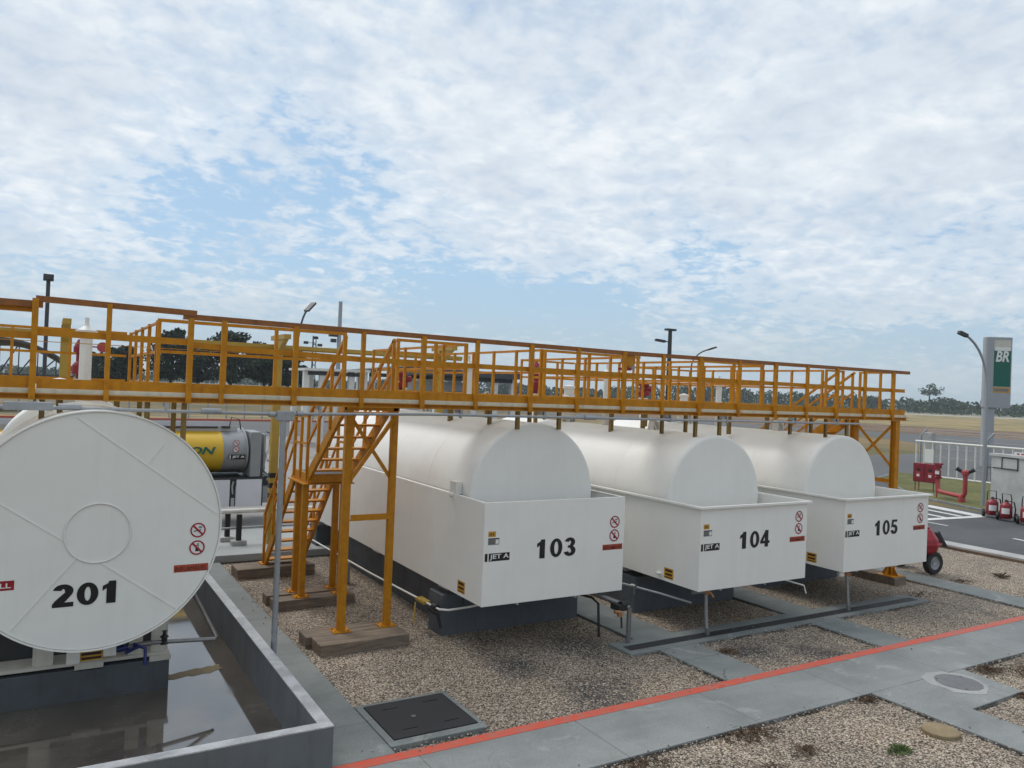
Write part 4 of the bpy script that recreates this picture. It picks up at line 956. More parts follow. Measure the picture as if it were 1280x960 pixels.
MB().tube([(17.73, 53.35, 0), (17.73, 53.35, 9.5)], .15, 12, radii=[.18, .13]).build('pole_shaft', 'galv', pl_)
mb = MB(); mb.box(17.0, 17.6, 53.2, 53.5, 7.0, 7.15); mb.box(17.15, 17.5, 53.2, 53.5, 6.6, 6.85); mb.build('pole_fitting', 'dark', pl_)
pl_ = thing('utility_pole', 'dark pole with floodlight on top seen right of the alarm beacon', 'pole', (41.4, 45.5, 0))
MB().tube([(41.42, 45.49, 0), (41.42, 45.49, 9.0)], .17, 12, radii=[.22, .15]).build('pole_shaft', 'dark', pl_)
mb = MB(); mb.box(41.0, 41.9, 45.3, 45.7, 8.85, 9.0); mb.bar((40.4, 46.0, 8.1), (41.1, 45.7, 8.0), .4, .18); mb.bar((41.1, 45.7, 8.0), (41.42, 45.49, 8.0), .08, .08); mb.build('floodlight', 'dark', pl_)
ms = thing('lattice_mast', 'slim lattice mast with small antennas behind the canopy', 'mast', (26, 87, 0))
mb = MB()
for sx, sy in ((-.25, -.25), (.25, -.25), (.0, .25)): mb.tube([(26 + sx, 87 + sy, 0), (26 + sx * .7, 87 + sy * .7, 9)], .05, 6)
for k in range(14):
    z = .6 * k; mb.bar((25.75, 86.75, z), (26.25, 86.75, z + .6), .04, .04); mb.bar((26.25, 86.75, z), (26, 87.25, z + .6), .04, .04)
mb.build('mast_frame', 'dark', ms)
mb = MB()
for z, x in ((8.0, 26.7), (7.4, 26.9), (6.8, 26.6), (8.2, 25.1), (8.8, 26.2)): mb.box(x - .25, x + .25, 86.9, 87.1, z - .15, z + .15); mb.bar((26, 87, z), (x, 87, z), .05, .05)
mb.build('antenna', 'dark', ms)

# ------------------------------------------------------------------ canopies and buildings behind
def canopy(label, x0, x1, y0, y1, z, dz, cols, roof='white_old', fas=.35):
    c = thing('canopy', label, 'canopy', ((x0 + x1) / 2, y0, 0), 'open canopies behind the depot')
    mb = MB(); mb.add([(x0, y0, z), (x1, y0, z + dz), (x1, y1, z + dz), (x0, y1, z), (x0, y0, z + fas), (x1, y0, z + dz + fas), (x1, y1, z + dz + fas), (x0, y1, z + fas)], [(0, 3, 2, 1), (4, 5, 6, 7), (0, 1, 5, 4), (3, 7, 6, 2), (0, 4, 7, 3), (1, 2, 6, 5)]); mb.build('canopy_roof', roof, c)
    mb = MB(); mb.box(x0 + .3, x1 - .3, y0 + .4, y0 + .5, z - .25 + min(0, dz), z - .02 + min(0, dz)); mb.build('roof_beam', 'roof_dark', c)
    for f in cols:
        x = x0 + (x1 - x0) * f
        for y in (y0 + .6, y1 - .6):
            mb = MB(); mb.box(x - .16, x + .16, y - .16, y + .16, 0, z + dz * f); mb.build('column', 'white_old', c)
    return c
canopy('white flat canopy on square columns behind the staircase', 13.0, 17.0, 45, 48.5, 4.42, .05, (.06, .3, .5, .75, .96), fas=.14)
canopy('rising roof canopy beside the white wall panels', 17.2, 22.5, 46, 49.5, 4.5, .65, (.1, .5, .9), roof='roof_dark', fas=.18)
canopy('dark roofed open shelter behind the tank 103 platform', 18.9, 24.6, 40, 46, 4.45, -.05, (.08, .5, .75, .97), roof='roof_dark')
mb = MB()
for i in range(4): mb.box(19.2 + 1.0 * i, 20.1 + 1.0 * i, 44.5, 44.7, 0, 4.1)
o = mb.build('panel_wall', 'white_old'); o['label'] = 'row of tall white wall panels under the rising roof'; o['category'] = 'wall'
mb = MB(); mb.box(20.2, 21.4, 41.0, 42.5, 0, 4.0)
for k in range(10): mb.box(20.15, 21.45, 40.93, 41.0, .5 + .34 * k, .62 + .34 * k)
o = mb.build('louvred_kiosk', 'truck_grey'); o['label'] = 'grey louvred kiosk standing beside the dark roofed shelter'; o['category'] = 'kiosk'
hg = thing('hangar', 'long hangar with a dark bowed roof and open truss far behind tank 201', 'hangar', (-2, 90, 0))
mb = MB(); n = 16; W = 12.0; X0 = -9.5
top = [(X0 + W * k / n, 3.9 + 2.6 * sin(pi * k / n) ** .8) for k in range(n + 1)]
for (xa, za), (xb, zb) in zip(top[:-1], top[1:]): mb.add([(xa, 85, za), (xb, 85, zb), (xb, 105, zb), (xa, 105, za), (xa, 85, za + .25), (xb, 85, zb + .25), (xb, 105, zb + .25), (xa, 105, za + .25)], [(0, 3, 2, 1), (4, 5, 6, 7), (0, 1, 5, 4), (3, 7, 6, 2)])
mb.build('bowed_roof', 'roof_dark', hg)
mb = MB()
for (xa, za), (xb, zb) in zip(top[:-1:2], top[2::2]): mb.bar((xa, 85.3, 3.4), (xb, 85.3, zb - .1), .12, .12); mb.bar((xb, 85.3, 3.4), (xb, 85.3, zb - .1), .1, .1)
mb.box(X0, X0 + W, 85.2, 85.35, 3.3, 3.45); mb.build('roof_truss', 'dark', hg)
mb = MB()
for k in range(5): mb.box(X0 + .2 + k * (W - .4) / 4 - .12, X0 + .2 + k * (W - .4) / 4 + .12, 85.1, 85.4, 0, 3.4)
mb.build('column', 'dark', hg)
# boundary fence along the back road
bf = thing('boundary_fence', 'grey wire fence of thin posts along the red kerb behind the truck', 'fence', (0, 74, 0))
for k in range(34):
    x = -24 + 1.6 * k; MB().tube([(x, 74.2, -.02), (x, 74.2, 2.2)], .06, 6).build('fence_post', 'galv', bf)
mb = MB()
for z in (.3, .8, 1.3, 1.8, 2.15): mb.tube([(-24, 74.2, z), (28.8, 74.2, z)], .018, 5)
mb.build('fence_wire', 'galv', bf)

# ------------------------------------------------------------------ right-hand side: fence, wall, hydrant, extinguishers, cart, totem
fn = thing('railing_fence', 'white tubular railing fence at the lawn edge beside the hose box', 'fence', (40.6, 20, 0))
mb = MB(); mb.tube([(40.6, 24.9, 1.88), (40.6, 12, 1.88)], .06, 10); mb.build('top_rail', 'white_old', fn)
mb = MB(); mb.tube([(40.6, 23.6, .08), (40.6, 12, .08)], .05, 10); mb.build('bottom_rail', 'white_old', fn)
for k in range(29):
    y = 24.85 - .445 * k; MB().tube([(40.6, y, .08 if k > 2 else .3), (40.6, y, 1.88)], .042, 8).build('baluster', 'white_old', fn)
wf = thing('wire_fence', 'grey security fence posts with slanted barbed wire arms behind the white railing', 'fence', (42, 18, 0))
for y in (25.6, 22.0, 18.5, 15.0, 11.5):
    mb = MB(); mb.tube([(42.2, y, -.02), (42.2, y, 2.15), (42.35, y - .25, 2.5)], .055, 8); mb.build('fence_post', 'galv', wf)
mb = MB()
for z in (.5, 1.0, 1.5, 2.0): mb.tube([(42.2, 25.6, z), (42.2, 11.5, z)], .012, 5)
for q in (.3, .7, 1.0): mb.tube([(42.2 + .15 * q, 25.6 - .25 * q, 2.15 + .35 * q), (42.2 + .15 * q, 11.5 - .25 * q, 2.15 + .35 * q)], .01, 5)
mb.build('fence_wire', 'galv', wf)
mb = MB(); mb.box(41.2, 41.6, 24.4, 24.85, -.05, 2.35); o = mb.build('concrete_post', 'block', bevel=.02); o['label'] = 'square pale concrete post at the end of the white railing'; o['category'] = 'post'
mb = MB(); mb.box(40.5, 40.54, 23.85, 24.33, .78, 1.5, 0); mb.box(40.49, 40.5, 23.88, 24.30, .62, .77, 1); o = mb.build('notice_board', ['sign_white', 'sign_grey']); o['label'] = 'white rectangular notice fixed on the railing above the hose box'; o['category'] = 'notice'
mb = MB(); mb.box(40.5, 40.54, 19.75, 20.25, 1.1, 1.42, 0); o = mb.build('notice_board', ['sign_white']); o['label'] = 'small white notice on the railing near the concrete wall'; o['category'] = 'notice'
mb = MB(); mb.box(41.4, 43.2, 19.6, 21.4, -.02, .9); o = mb.build('dark_kiosk', 'dark', bevel=.03); o['label'] = 'low dark box standing behind the white railing'; o['category'] = 'box'
# precast wall
pw = thing('concrete_wall', 'pale precast concrete wall with a red sign on top behind the extinguishers', 'wall', (29.6, 13.5, 0))
ang = math.atan2(-.55, -.83)
def wl(s, d, z): # s metres along the wall from its far corner, d metres behind its face
    u = V((-.25, -.968, 0)); n = V((.968, -.25, 0)); p = V((29.6, 15.27, 0)) + u * s + n * d; return (p.x, p.y, z)
def wbox(mb, s0, s1, d0, d1, z0, z1, mat=0):
    vs = [wl(s, d, z) for z in (z0, z1) for d in (d0, d1) for s in (s0, s1)]
    mb.add(vs, [(0, 1, 3, 2), (4, 6, 7, 5), (0, 4, 5, 1), (2, 3, 7, 6), (0, 2, 6, 4), (1, 5, 7, 3)], mat)
mb = MB(); wbox(mb, 0, 6, 0, .25, -.05, 2.06); mb.build('wall_panel', 'oldwall', pw)
mb = MB(); wbox(mb, -.05, 6.05, -.06, .3, 2.0605, 2.15); mb.build('wall_cap', 'oldwall', pw)
mb = MB(); wbox(mb, .95, 2.2, -.05, -.03, 2.151, 2.27, 0)
for k in range(6): wbox(mb, 1.05 + .17 * k, 1.15 + .17 * k, -.053, -.05, 2.185, 2.235, 1)
mb.build('red_sign', ['sign_white', 'redfade'], pw)
mb = MB()
wbox(mb, .06, .42, -.012, -.002, 1.66, 2.0, 0); wbox(mb, .46, 1.05, -.012, -.002, 1.66, 2.0, 0)
for s0, s1, z0, z1 in ((.43, .46, 1.62, 2.03), (1.05, 1.08, 1.6, 2.03), (.46, 1.05, 1.62, 1.65), (.05, .43, 1.63, 1.65), (.46, 1.05, 2.02, 2.04)): wbox(mb, s0, s1, -.03, -.002, z0, z1, 1)
mb.build('notice_frame', ['oldwall', 'dark'], pw)
# hose cabinet
hc = thing('hose_cabinet', 'red two door hose cabinet on thin legs before the white railing', 'hose cabinet', (33.3, 19.2, 0))
u = V((33.75, 19.05, 0)) - V((33.3, 20.05, 0))
def cab_box(mb, s0, s1, d0, d1, z0, z1, mat=0):
    a = V((33.3, 20.5, 0)); uu = V((.02, -.9998, 0)); n = V((.9998, .02, 0)); s0 *= 1.0; s1 *= 1.0
    vs = [tuple(a + uu * s + n * d + V((0, 0, z))) for z in (z0, z1) for d in (d0, d1) for s in (s0, s1)]
    mb.add(vs, [(0, 1, 3, 2), (4, 6, 7, 5), (0, 4, 5, 1), (2, 3, 7, 6), (0, 2, 6, 4), (1, 5, 7, 3)], mat)
mb = MB(); cab_box(mb, 0, 1.05, 0, .3, .42, 1.24); mb.build('cabinet_body', 'redpaint', hc, bevel=.01)
for s in (0, .53):
    mb = MB(); cab_box(mb, s + .02, s + .50, -.015, -.001, .45, 1.17, 0); d_ = mb.build('cabinet_door', 'redpaint', hc, bevel=.004)
    mb = MB(); cab_box(mb, s + .17, s + .33, -.02, -.0155, .90, 1.02, 0); mb.build('door_window', 'black', d_)
    mb = MB(); cab_box(mb, s + .14, s + .34, -.02, -.0155, .62, .86, 0); cab_box(mb, s + .18, s + .30, -.022, -.0203, .66, .76, 1); mb.build('door_sticker', ['redfade', 'sign_white'], d_)
for s in (.03, .20, .85, 1.0):
    mb = MB(); cab_box(mb, s, s + .03, .1, .13, .0, .419); mb.build('cabinet_leg', 'redpaint', hc)
# hydrant manifold
hy = thing('fire_hydrant', 'red pipe hydrant rising from the lawn edge with two black hose outlets', 'hydrant', (31.5, 17.5, 0))
A = V((31.55, 18.35, 0)); B = V((31.0, 16.95, 0))
mb = MB(); mb.tube([(A.x, A.y, 1.3), (A.x, A.y, .42), A + V((-.02, -.07, .34)), A + V((-.06, -.17, .30)), A.lerp(B, .5) + V((0, 0, .28)), B + V((.06, .17, .27)), B + V((.02, .07, .31)), (B.x, B.y, .40), (B.x, B.y, 1.18)], .085, 14); mb.build('hydrant_pipe', 'redfade', hy)
mb = MB(); mb.lathe([(.001, -.02), (.14, -.02), (.14, .05), (.1, .06), (.1, .28), (.14, .3), (.001, .32)], (A.x, A.y, .85), 'Z', 16); mb.lathe([(.1, 0), (.13, .0), (.13, .14), (.001, .16)], (A.x, A.y, 1.25), 'Z', 16); mb.tube([A + V((-.16, .1, 1.42)), A + V((.16, -.1, 1.42))], .03, 8); mb.box(A.x - .12, A.x - .1, A.y - .1, A.y + .06, 1.0, 1.14, 1); mb.build('valve_body', ['redpaint', 'sign_white'], hy)
mb = MB(); mb.lathe([(.12, 0), (.14, .04), (.14, .16), (.08, .2), (.001, .22)], (B.x, B.y, 1.12), 'Z', 16); hh = mb.build('hydrant_head', 'redfade', hy)
for sg in (-1, 1):
    d = V((.25 * sg, -.9 * sg, .55)).normalized(); e = B + V((0, 0, 1.18))
    MB().tube([e + d * .06, e + d * .22, e + d * .36], .065, 10, radii=[.06, .07, .085]).build('hose_outlet', 'black', hy)
mb = MB(); mb.lathe([(.13, -.05), (.13, .26), (.001, .26)], (B.x + .05, B.y + .14, 0), 'Z', 14); mb.tube([A + V((-.03, .02, -.02)), A + V((-.03, .02, .4))], .03, 8); mb.build('pipe_support', 'redfade', hy)
# wheeled extinguishers
def extinguisher(label, x, y, hand, rot):
    e = thing('wheeled_extinguisher', label, 'fire extinguisher', (x, y, 0), 'wheeled fire extinguishers by the concrete wall')
    e.rotation_euler = (0, 0, rot); e.scale = (1.12, 1.12, .80)
    def P(*a): return a
    mb = MB(); mb.lathe([(.001, .10), (.14, .10), (.165, .14), (.165, .62), (.14, .70), (.07, .76), (.05, .80), (.001, .80)], (0, 0, 0), 'Z', 22, 0, sharp=False)
    o = mb.build('cylinder', 'redpaint'); o.parent = e
    mb = MB(); mb.lathe([(.001, .80), (.045, .80), (.045, .86), (.02, .88), (.001, .90)], (0, 0, 0), 'Z', 12); o2 = mb.build('valve', 'dark'); o2.parent = e
    mb = MB(); n = 10
    vs = [(.167 * sin(a), -.167 * cos(a), z) for z in (.30, .54) for a in [radians(-38 + 76 * k / n) for k in range(n + 1)]]
    mb.add(vs, [(k, k + 1, n + 2 + k, n + 1 + k) for k in range(n)], 0, True); o2 = mb.build('label_sticker', 'sign_white'); o2.parent = e
    for s in (-1, 1):
        mb = MB(); mb.lathe([(.06, -.03), (.15, -.03), (.16, -.01), (.16, .03), (.15, .05), (.06, .05)], (.23 * s, .12, .16), 'X', 20); w = mb.build('wheel', 'black'); w.parent = e
        mb = MB(); mb.lathe([(.001, -.02), (.06, -.025), (.06, .04), (.001, .04)], (.23 * s, .12, .16), 'X', 12); r = mb.build('wheel_hub', 'galv'); r.parent = w
    mb = MB(); mb.tube([(-.12, .2, .14), (-.12, .2, .9), (-.11, .16 - .2 * hand, 1.12), (.11, .16 - .2 * hand, 1.12), (.12, .2, .9), (.12, .2, .14)], .016, 8); mb.tube([(-.2, .12, .16), (.2, .12, .16)], .02, 8); h = mb.build('handle', 'redpaint' if hand > 1 else 'dark'); h.parent = e
    mb = MB(); mb.tube([(.04, 0, .83), (.2, -.02, .8), (.24, .02, .5), (.22, .0, .2)], .02, 8); h = mb.build('hose', 'black'); h.parent = e
    return e
extinguisher('wheeled red extinguisher with an upright thin handle, closest to the lamp post', 28.35, 14.55, 0, -1.0)
extinguisher('wheeled red extinguisher with white label and forward bent handle', 28.0, 13.92, 1.0, -1.2)
extinguisher('wheeled red extinguisher with big white label, nearest the kerb', 27.75, 13.15, 0, -1.1)
# foam trolley by tank 105
fc = thing('foam_trolley', 'red two wheeled foam trolley half hidden behind tank 105', 'trolley', (16.9, 10.3, 0))
for (x, y) in ((17.14, 10.02), (17.26, 10.85)):
    mb = MB(); mb.lathe([(.15, -.07), (.23, -.075), (.255, -.05), (.255, .05), (.23, .075), (.15, .07)], (0, 0, 0), 'X', 28); w = mb.build('wheel', 'black', fc); w.matrix_parent_inverse = Matrix(); w.location = (x - 16.9, y - 10.3, .255); w.rotation_euler = (0, 0, radians(-98))
    mb = MB(); mb.lathe([(.001, -.03), (.05, -.045), (.06, -.02), (.13, -.03), (.15, -.06)], (0, 0, 0), 'X', 20); mb.lathe([(.001, .03), (.05, .045), (.06, .02), (.13, .03), (.15, .06)], (0, 0, 0), 'X', 20); r = mb.build('wheel_rim', 'galv'); r.parent = w
mb = MB()
prof = [(.001, .42), (.2, .42), (.34, .52), (.36, .62), (.36, .66), (.42, .66), (.42, .69), (.36, .69), (.34, .78), (.2, .98), (.16, 1.0), (.16, 1.04), (.001, 1.04)]
mb.lathe(prof, (17.02, 10.22, 0), 'Z', 8); mb.s = [False] * len(mb.s); mb.build('foam_tank', 'red', fc)
mb = MB(); mb.lathe([(.001, 1.04), (.07, 1.04), (.07, 1.10), (.001, 1.12)], (17.02, 10.22, 0), 'Z', 10); mb.box(16.5, 17.3, 10.2, 10.26, .33, .42); mb.box(16.5, 17.3, 10.45, 10.5, .33, .42); mb.tube([(17.25, 10.8, .26), (17.14, 10.05, .26)], .03, 8); mb.build('trolley_frame', 'redpaint', fc)
mb = MB(); mb.tube([(17.3, 10.2, .72), (17.6, 10.1, .70)], .025, 8); mb.add([(17.42, 10.1, .88), (17.5, 10.1, .92), (17.72, 10.02, .56), (17.45, 10.12, .58), (17.45, 10.2, .88), (17.53, 10.2, .9), (17.73, 10.12, .56), (17.46, 10.22, .58)], [(0, 3, 2, 1), (4, 5, 6, 7), (0, 1, 5, 4), (1, 2, 6, 5), (2, 3, 7, 6), (3, 0, 4, 7)]); mb.build('nozzle', 'black', fc)
# totem sign
tt = thing('totem_sign', 'tall grey totem sign with white BR letters on a green panel', 'sign', (52.8, 27, 0))
tt.rotation_euler = (0, 0, radians(-38))
def tb(name, mb, mat, par=tt, bevel=0):
    o = mb.build(name, mat, None, bevel); o.parent = par; return o
mb = MB(); pts = [(-.75, .0)] + [(-.75 - .0 + .55 * (1 - cos(pi * k / 12)) * .5 - .35 * sin(pi * k / 12), .0 + .9 * k / 12) for k in range(1, 12)] + [(-.2, .9), (.75, .5), (.75, 0)]
mb.prism([(-.8, .12), (-.72, .0), (.8, .0), (.8, .45), (-.3, .75), (-.62, .7), (-.78, .5)][::1], 3.85, 8.45); tb('sign_box', mb, 'totem_grey', bevel=.04)
mb = MB(); mb.prism([(-.75, .15), (-.1, .1), (-.1, .6), (-.7, .6)], 0, 3.85); tb('sign_column', mb, 'totem_grey', bevel=.03)
mb = MB(); plate(mb, -.30, .72, 5.25, 7.6, -.004, 0); tb('green_panel', mb, 'green')
mb = MB(); plate(mb, -.30, .72, 7.6, 8.25, -.004, 0); tb('cream_panel', mb, 'cream')
mb = MB(); plate(mb, -.30, .72, 4.85, 5.2, -.004, 0); plate(mb, -.22, .62, 4.93, 5.12, -.008, 1); tb('yellow_panel', mb, ['sign_yellow', 'sign_grey'])
mb = MB(); text_into(mb, 'BR', -.2, .62, 6.85, 7.55, -.012, 0, bold=.03, shear=.2); plate(mb, -.25, .68, 7.56, 7.8, -.01, 0); tb('sign_lettering', mb, 'sign_white')

# ------------------------------------------------------------------ vegetation
def leaf_cloud(mb, c, rad, n, size, rnd, mat=0, shell=.55):
    for _ in range(n):
        while True:
            p = V((rnd.uniform(-1, 1), rnd.uniform(-1, 1), rnd.uniform(-1, 1)))
            if shell * .6 < p.length < 1: break
        p = V((c[0] + p.x * rad[0], c[1] + p.y * rad[1], c[2] + p.z * rad[2]))
        s = size * rnd.uniform(.6, 1.3)
        a = V((rnd.gauss(0, 1), rnd.gauss(0, 1), rnd.gauss(0, 1))).normalized(); b = a.cross(V((rnd.gauss(0, 1), rnd.gauss(0, 1), rnd.gauss(0, 1)))).normalized()
        mb.add([p - a * s, p - b * s * .55, p + a * s, p + b * s * .55], [(0, 1, 2, 3)], mat)
def tree(label, x, y, h, w, seed, mat='leaf_dark', clumps=26, per=70, leaf=.3, trunk_h=.28, group='dark trees beyond the yard', zmin=.30):
    rnd = random.Random(seed); t_ = thing('broadleaf_tree', label, 'tree', (x, y, 0), group)
    mb = MB(); lean = rnd.uniform(-.06, .06)
    fork = V((x + lean * h, y, h * trunk_h))
    mb.tube([(x, y, -.05), V((x, y, 0)).lerp(fork, .5) + V((.1, 0, 0)), fork], .3, 8, radii=[h * .03, h * .024, h * .02])
    cb = MB()
    for k in range(clumps):
        a = rnd.uniform(0, 2 * pi); q = rnd.random() ** .5; zz = rnd.uniform(zmin, .93)
        env = math.sin(pi * min(1, max(0, (zz - zmin + .12) / (1.1 - zmin)))) ** .6
        c = V((x + cos(a) * q * w / 2 * env * .85, y + sin(a) * q * w / 2 * env * .85, h * zz))
        r = h * rnd.uniform(.07, .13)
        leaf_cloud(cb, c, (r * 1.35, r * 1.35, r * .8), per, leaf, rnd)
        if k % 3 == 0: mb.tube([fork - V((0, 0, .3)), fork.lerp(c, .5) + V((rnd.uniform(-.4, .4), 0, .3)), c], .1, 6, radii=[h * .013, h * .009, h * .004])
    mb.build('trunk', 'bark', t_); cb.build('crown', mat, t_)
D = 150
for i, (px, dep, h, w, lab) in enumerate((
    (150, 150, 9.5, 9, 'low dark tree at the near end of the tree row'),
    (214, 150, 13.2, 9.5, 'tall dark tree with a flat topped crown above the platform rail'),
    (246, 165, 11.0, 8, 'dark gappy tree between the two tallest trees'),
    (292, 150, 13.0, 13, 'largest broad dark tree behind the staircase rails'),
    (331, 158, 11.8, 8.5, 'dark tree with bare leaning trunk beside the yellow rack post'),
    (362, 165, 10.6, 7.5, 'small dark tree next to the curved lamp post'),
    (120, 190, 9.0, 10, 'dull tree low behind the white vent pipe of tank 201'))):
    p = at(px, dep); tree(lab, p.x, p.y, h, w, 40 + i, clumps=44, per=90, leaf=.42)
p = at(1163, 560); tree('sparse tree poking above the distant treeline beside the totem', p.x, p.y, 22, 15, 91, 'leaf_far', 12, 45, .8, .6, 'tree above the far treeline', .62)
# the far wood reads as one mass
def treeline(name, segs, seed, mat, n, size):
    rnd = random.Random(seed); mb = MB()
    for (a, b_, h) in segs:
        a = V((*a, 0)); b_ = V((*b_, 0)); L = (b_ - a).length; m = int(L / 4)
        for k in range(m):
            f = k / m; q = a.lerp(b_, f) + V((rnd.uniform(-6, 6), rnd.uniform(-14, 14), 0))
            hh = h * (.74 + .34 * mnoise.noise(V((q.x * .016, q.y * .016, seed))) + .22 * mnoise.noise(V((q.x * .07, q.y * .07, 2)))) * rnd.uniform(.93, 1.05)
            rr = rnd.uniform(6, 10)
            leaf_cloud(mb, (q.x, q.y, hh * .5), (rr, rr, hh * .52), n, size, rnd, 0, .5)
    return mb.build(name, mat, kind='stuff', label='distant dark green wood along the horizon')
def g2(px, d): p = at(px, d); return (p.x, p.y)
treeline('far_treeline', [(g2(480, 600), g2(760, 590), 14.0), (g2(760, 590), g2(1000, 560), 14.0), (g2(1000, 560), g2(1330, 540), 13.0)], 5, 'leaf_far', 120, 1.5)
treeline('far_treeline', [(g2(-60, 620), g2(500, 610), 10.0)], 8, 'leaf_far', 70, 1.6)
treeline('far_scrub', [(g2(900, 480), g2(1330, 470), 5.0)], 12, 'leaf_mid', 26, .8)
def weed(label, x, y, r, n, mat, seed, h=.1, z=0.0):
    rnd = random.Random(seed); mb = MB()
    for _ in range(n):
        a = rnd.uniform(0, 2 * pi); q = r * rnd.random() ** .7; px, py = x + q * cos(a), y + q * sin(a) * .6
        a2 = rnd.uniform(0, 2 * pi); L = rnd.uniform(.4, 1) * h * (1.4 - q / r); lean = rnd.uniform(.3, 1.6) * h; w = .006 + .006 * rnd.random()
        dx, dy = cos(a2) * lean, sin(a2) * lean
        mb.add([(px - w * dy / lean, py + w * dx / lean, z), (px + w * dy / lean, py - w * dx / lean, z), (px + dx * .6 + w * .7, py + dy * .6, z + L * .8), (px + dx, py + dy, z + L * .7)], [(0, 1, 2, 3)])
    o = mb.build('weed_tuft', mat); o['label'] = label; o['category'] = 'weed'; o['group'] = 'weeds in the gravel'
weed('dry brown weeds along the lower edge of the main path', 6.9, 6.02, .42, 220, 'weed', 1, .06)
weed('dry weeds at the inner corner of main and branch path', 9.02, 6.05, .16, 90, 'weed', 2, .06)
weed('bushy dark dead weed beside the manhole pavement', 11.7, 5.98, .24, 220, 'weed', 3, .055)
weed('scattered dead weeds right of the manhole pavement', 12.1, 5.7, .5, 160, 'weed', 4, .05)
weed('brown weeds at the corner of the manhole pavement', 11.1, 5.2, .18, 200, 'weed', 5, .05)
weed('small green weed in the gravel near the round cover', 8.05, 5.0, .16, 110, 'weed_green', 6, .06)
weed('dead weed between the green weed and main path', 7.1, 5.45, .22, 90, 'weed', 7, .05)
weed('thin tall weed alone in gravel by the road kerb', 18.4, 9.2, .1, 50, 'weed', 8, .12)
weed('flat brown weeds beside the drain channel end', 15.0, 9.0, .5, 120, 'weed', 9, .04)
weed('brown leaf heap in the gravel by the drain in front of tank 104', 8.75, 8.15, .24, 260, 'weed', 10, .035)
weed('dead weeds at the bottom left of the main path', 5.3, 6.0, .35, 140, 'weed', 11, .05)
weed('low weeds along the concrete strip near the foam trolley', 17.0, 9.3, .35, 120, 'weed', 12, .05)
weed('dry grass bits in the gravel near the picture bottom', 6.4, 5.3, .25, 70, 'weed', 13, .05)

def shade_gaps():  # broken dark strips painting the shaded gap beside each slab
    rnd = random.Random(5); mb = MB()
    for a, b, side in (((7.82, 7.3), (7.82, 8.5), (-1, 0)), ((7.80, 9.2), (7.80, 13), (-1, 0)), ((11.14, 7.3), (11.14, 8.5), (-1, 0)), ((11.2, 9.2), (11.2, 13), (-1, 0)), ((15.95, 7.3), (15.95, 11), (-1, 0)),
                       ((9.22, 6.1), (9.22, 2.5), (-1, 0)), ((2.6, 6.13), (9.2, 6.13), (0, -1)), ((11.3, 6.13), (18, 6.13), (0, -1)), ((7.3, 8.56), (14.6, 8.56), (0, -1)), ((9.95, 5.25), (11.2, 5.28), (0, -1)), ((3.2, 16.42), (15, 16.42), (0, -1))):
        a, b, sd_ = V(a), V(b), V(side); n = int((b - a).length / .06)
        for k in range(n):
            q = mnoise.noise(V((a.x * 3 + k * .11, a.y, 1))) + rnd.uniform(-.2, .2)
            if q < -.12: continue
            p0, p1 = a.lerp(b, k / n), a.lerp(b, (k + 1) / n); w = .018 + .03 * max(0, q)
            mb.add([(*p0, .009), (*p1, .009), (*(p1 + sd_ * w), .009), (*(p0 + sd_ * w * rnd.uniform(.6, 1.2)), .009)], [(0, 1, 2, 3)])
    mb.build('slab_gap_shade', 'gapshade', kind='stuff')
M['gapshade'] = two_tone('dark_gap_shade', (.02, .016, .013), (.05, .037, .028), 3.0)  # near-black brown, shade of the slab gaps put into colour
shade_gaps()
def loose_stones():
    rnd = random.Random(77); mb = MB()
    edges = [((2.6, 7.26), (20, 7.26), .05), ((2.6, 6.11), (9.2, 6.11), .05), ((11.3, 6.11), (20, 6.11), .05), ((9.20, 6.1), (9.20, 2), .04), ((9.95, 5.2), (9.95, 2), .04), ((3.19, 8.5), (3.19, 16), .05),
             ((7.8, 7.3), (7.8, 8.5), .05), ((8.59, 7.3), (8.59, 8.5), .05), ((11.12, 7.3), (11.12, 8.5), .05), ((11.9, 7.3), (11.9, 8.5), .05), ((15.93, 7.3), (15.93, 12), .05), ((16.74, 7.3), (16.74, 12), .05), ((7.3, 8.54), (14.6, 8.54), .05), ((4.31, 7.4), (4.31, 8.4), .05), ((3.2, 7.34), (4.3, 7.34), .05)]
    tot = sum((V(b) - V(a)).length for a, b, w in edges)
    for a, b, w in edges:
        a, b = V(a), V(b); L = (b - a).length
        for _ in range(int(L * 60)):
            q = a.lerp(b, rnd.random()); x, y = q.x + rnd.gauss(0, w * .9), q.y + rnd.gauss(0, w * .9)
            r = rnd.uniform(.007, .017); z = .008 + .6 * r
            if rnd.random() < .10: z = .034 + .5 * r; x += rnd.gauss(0, .12); y += rnd.gauss(0, .12)
            if rnd.random() < .0: continue
            vs = [(x + r * rnd.uniform(.7, 1.2) * dx, y + r * rnd.uniform(.7, 1.2) * dy, z + r * .7 * dz) for dx, dy, dz in ((1, 0, 0), (-1, 0, 0), (0, 1, 0), (0, -1, 0), (0, 0, 1), (0, 0, -1))]
            mb.add(vs, [(0, 2, 4), (2, 1, 4), (1, 3, 4), (3, 0, 4), (2, 0, 5), (1, 2, 5), (3, 1, 5), (0, 3, 5)])
    mb.build('loose_gravel', 'stone', kind='stuff')
M['stone'] = leaf_mat('loose_stone', (.14, .11, .085), (.52, .45, .38))
loose_stones()
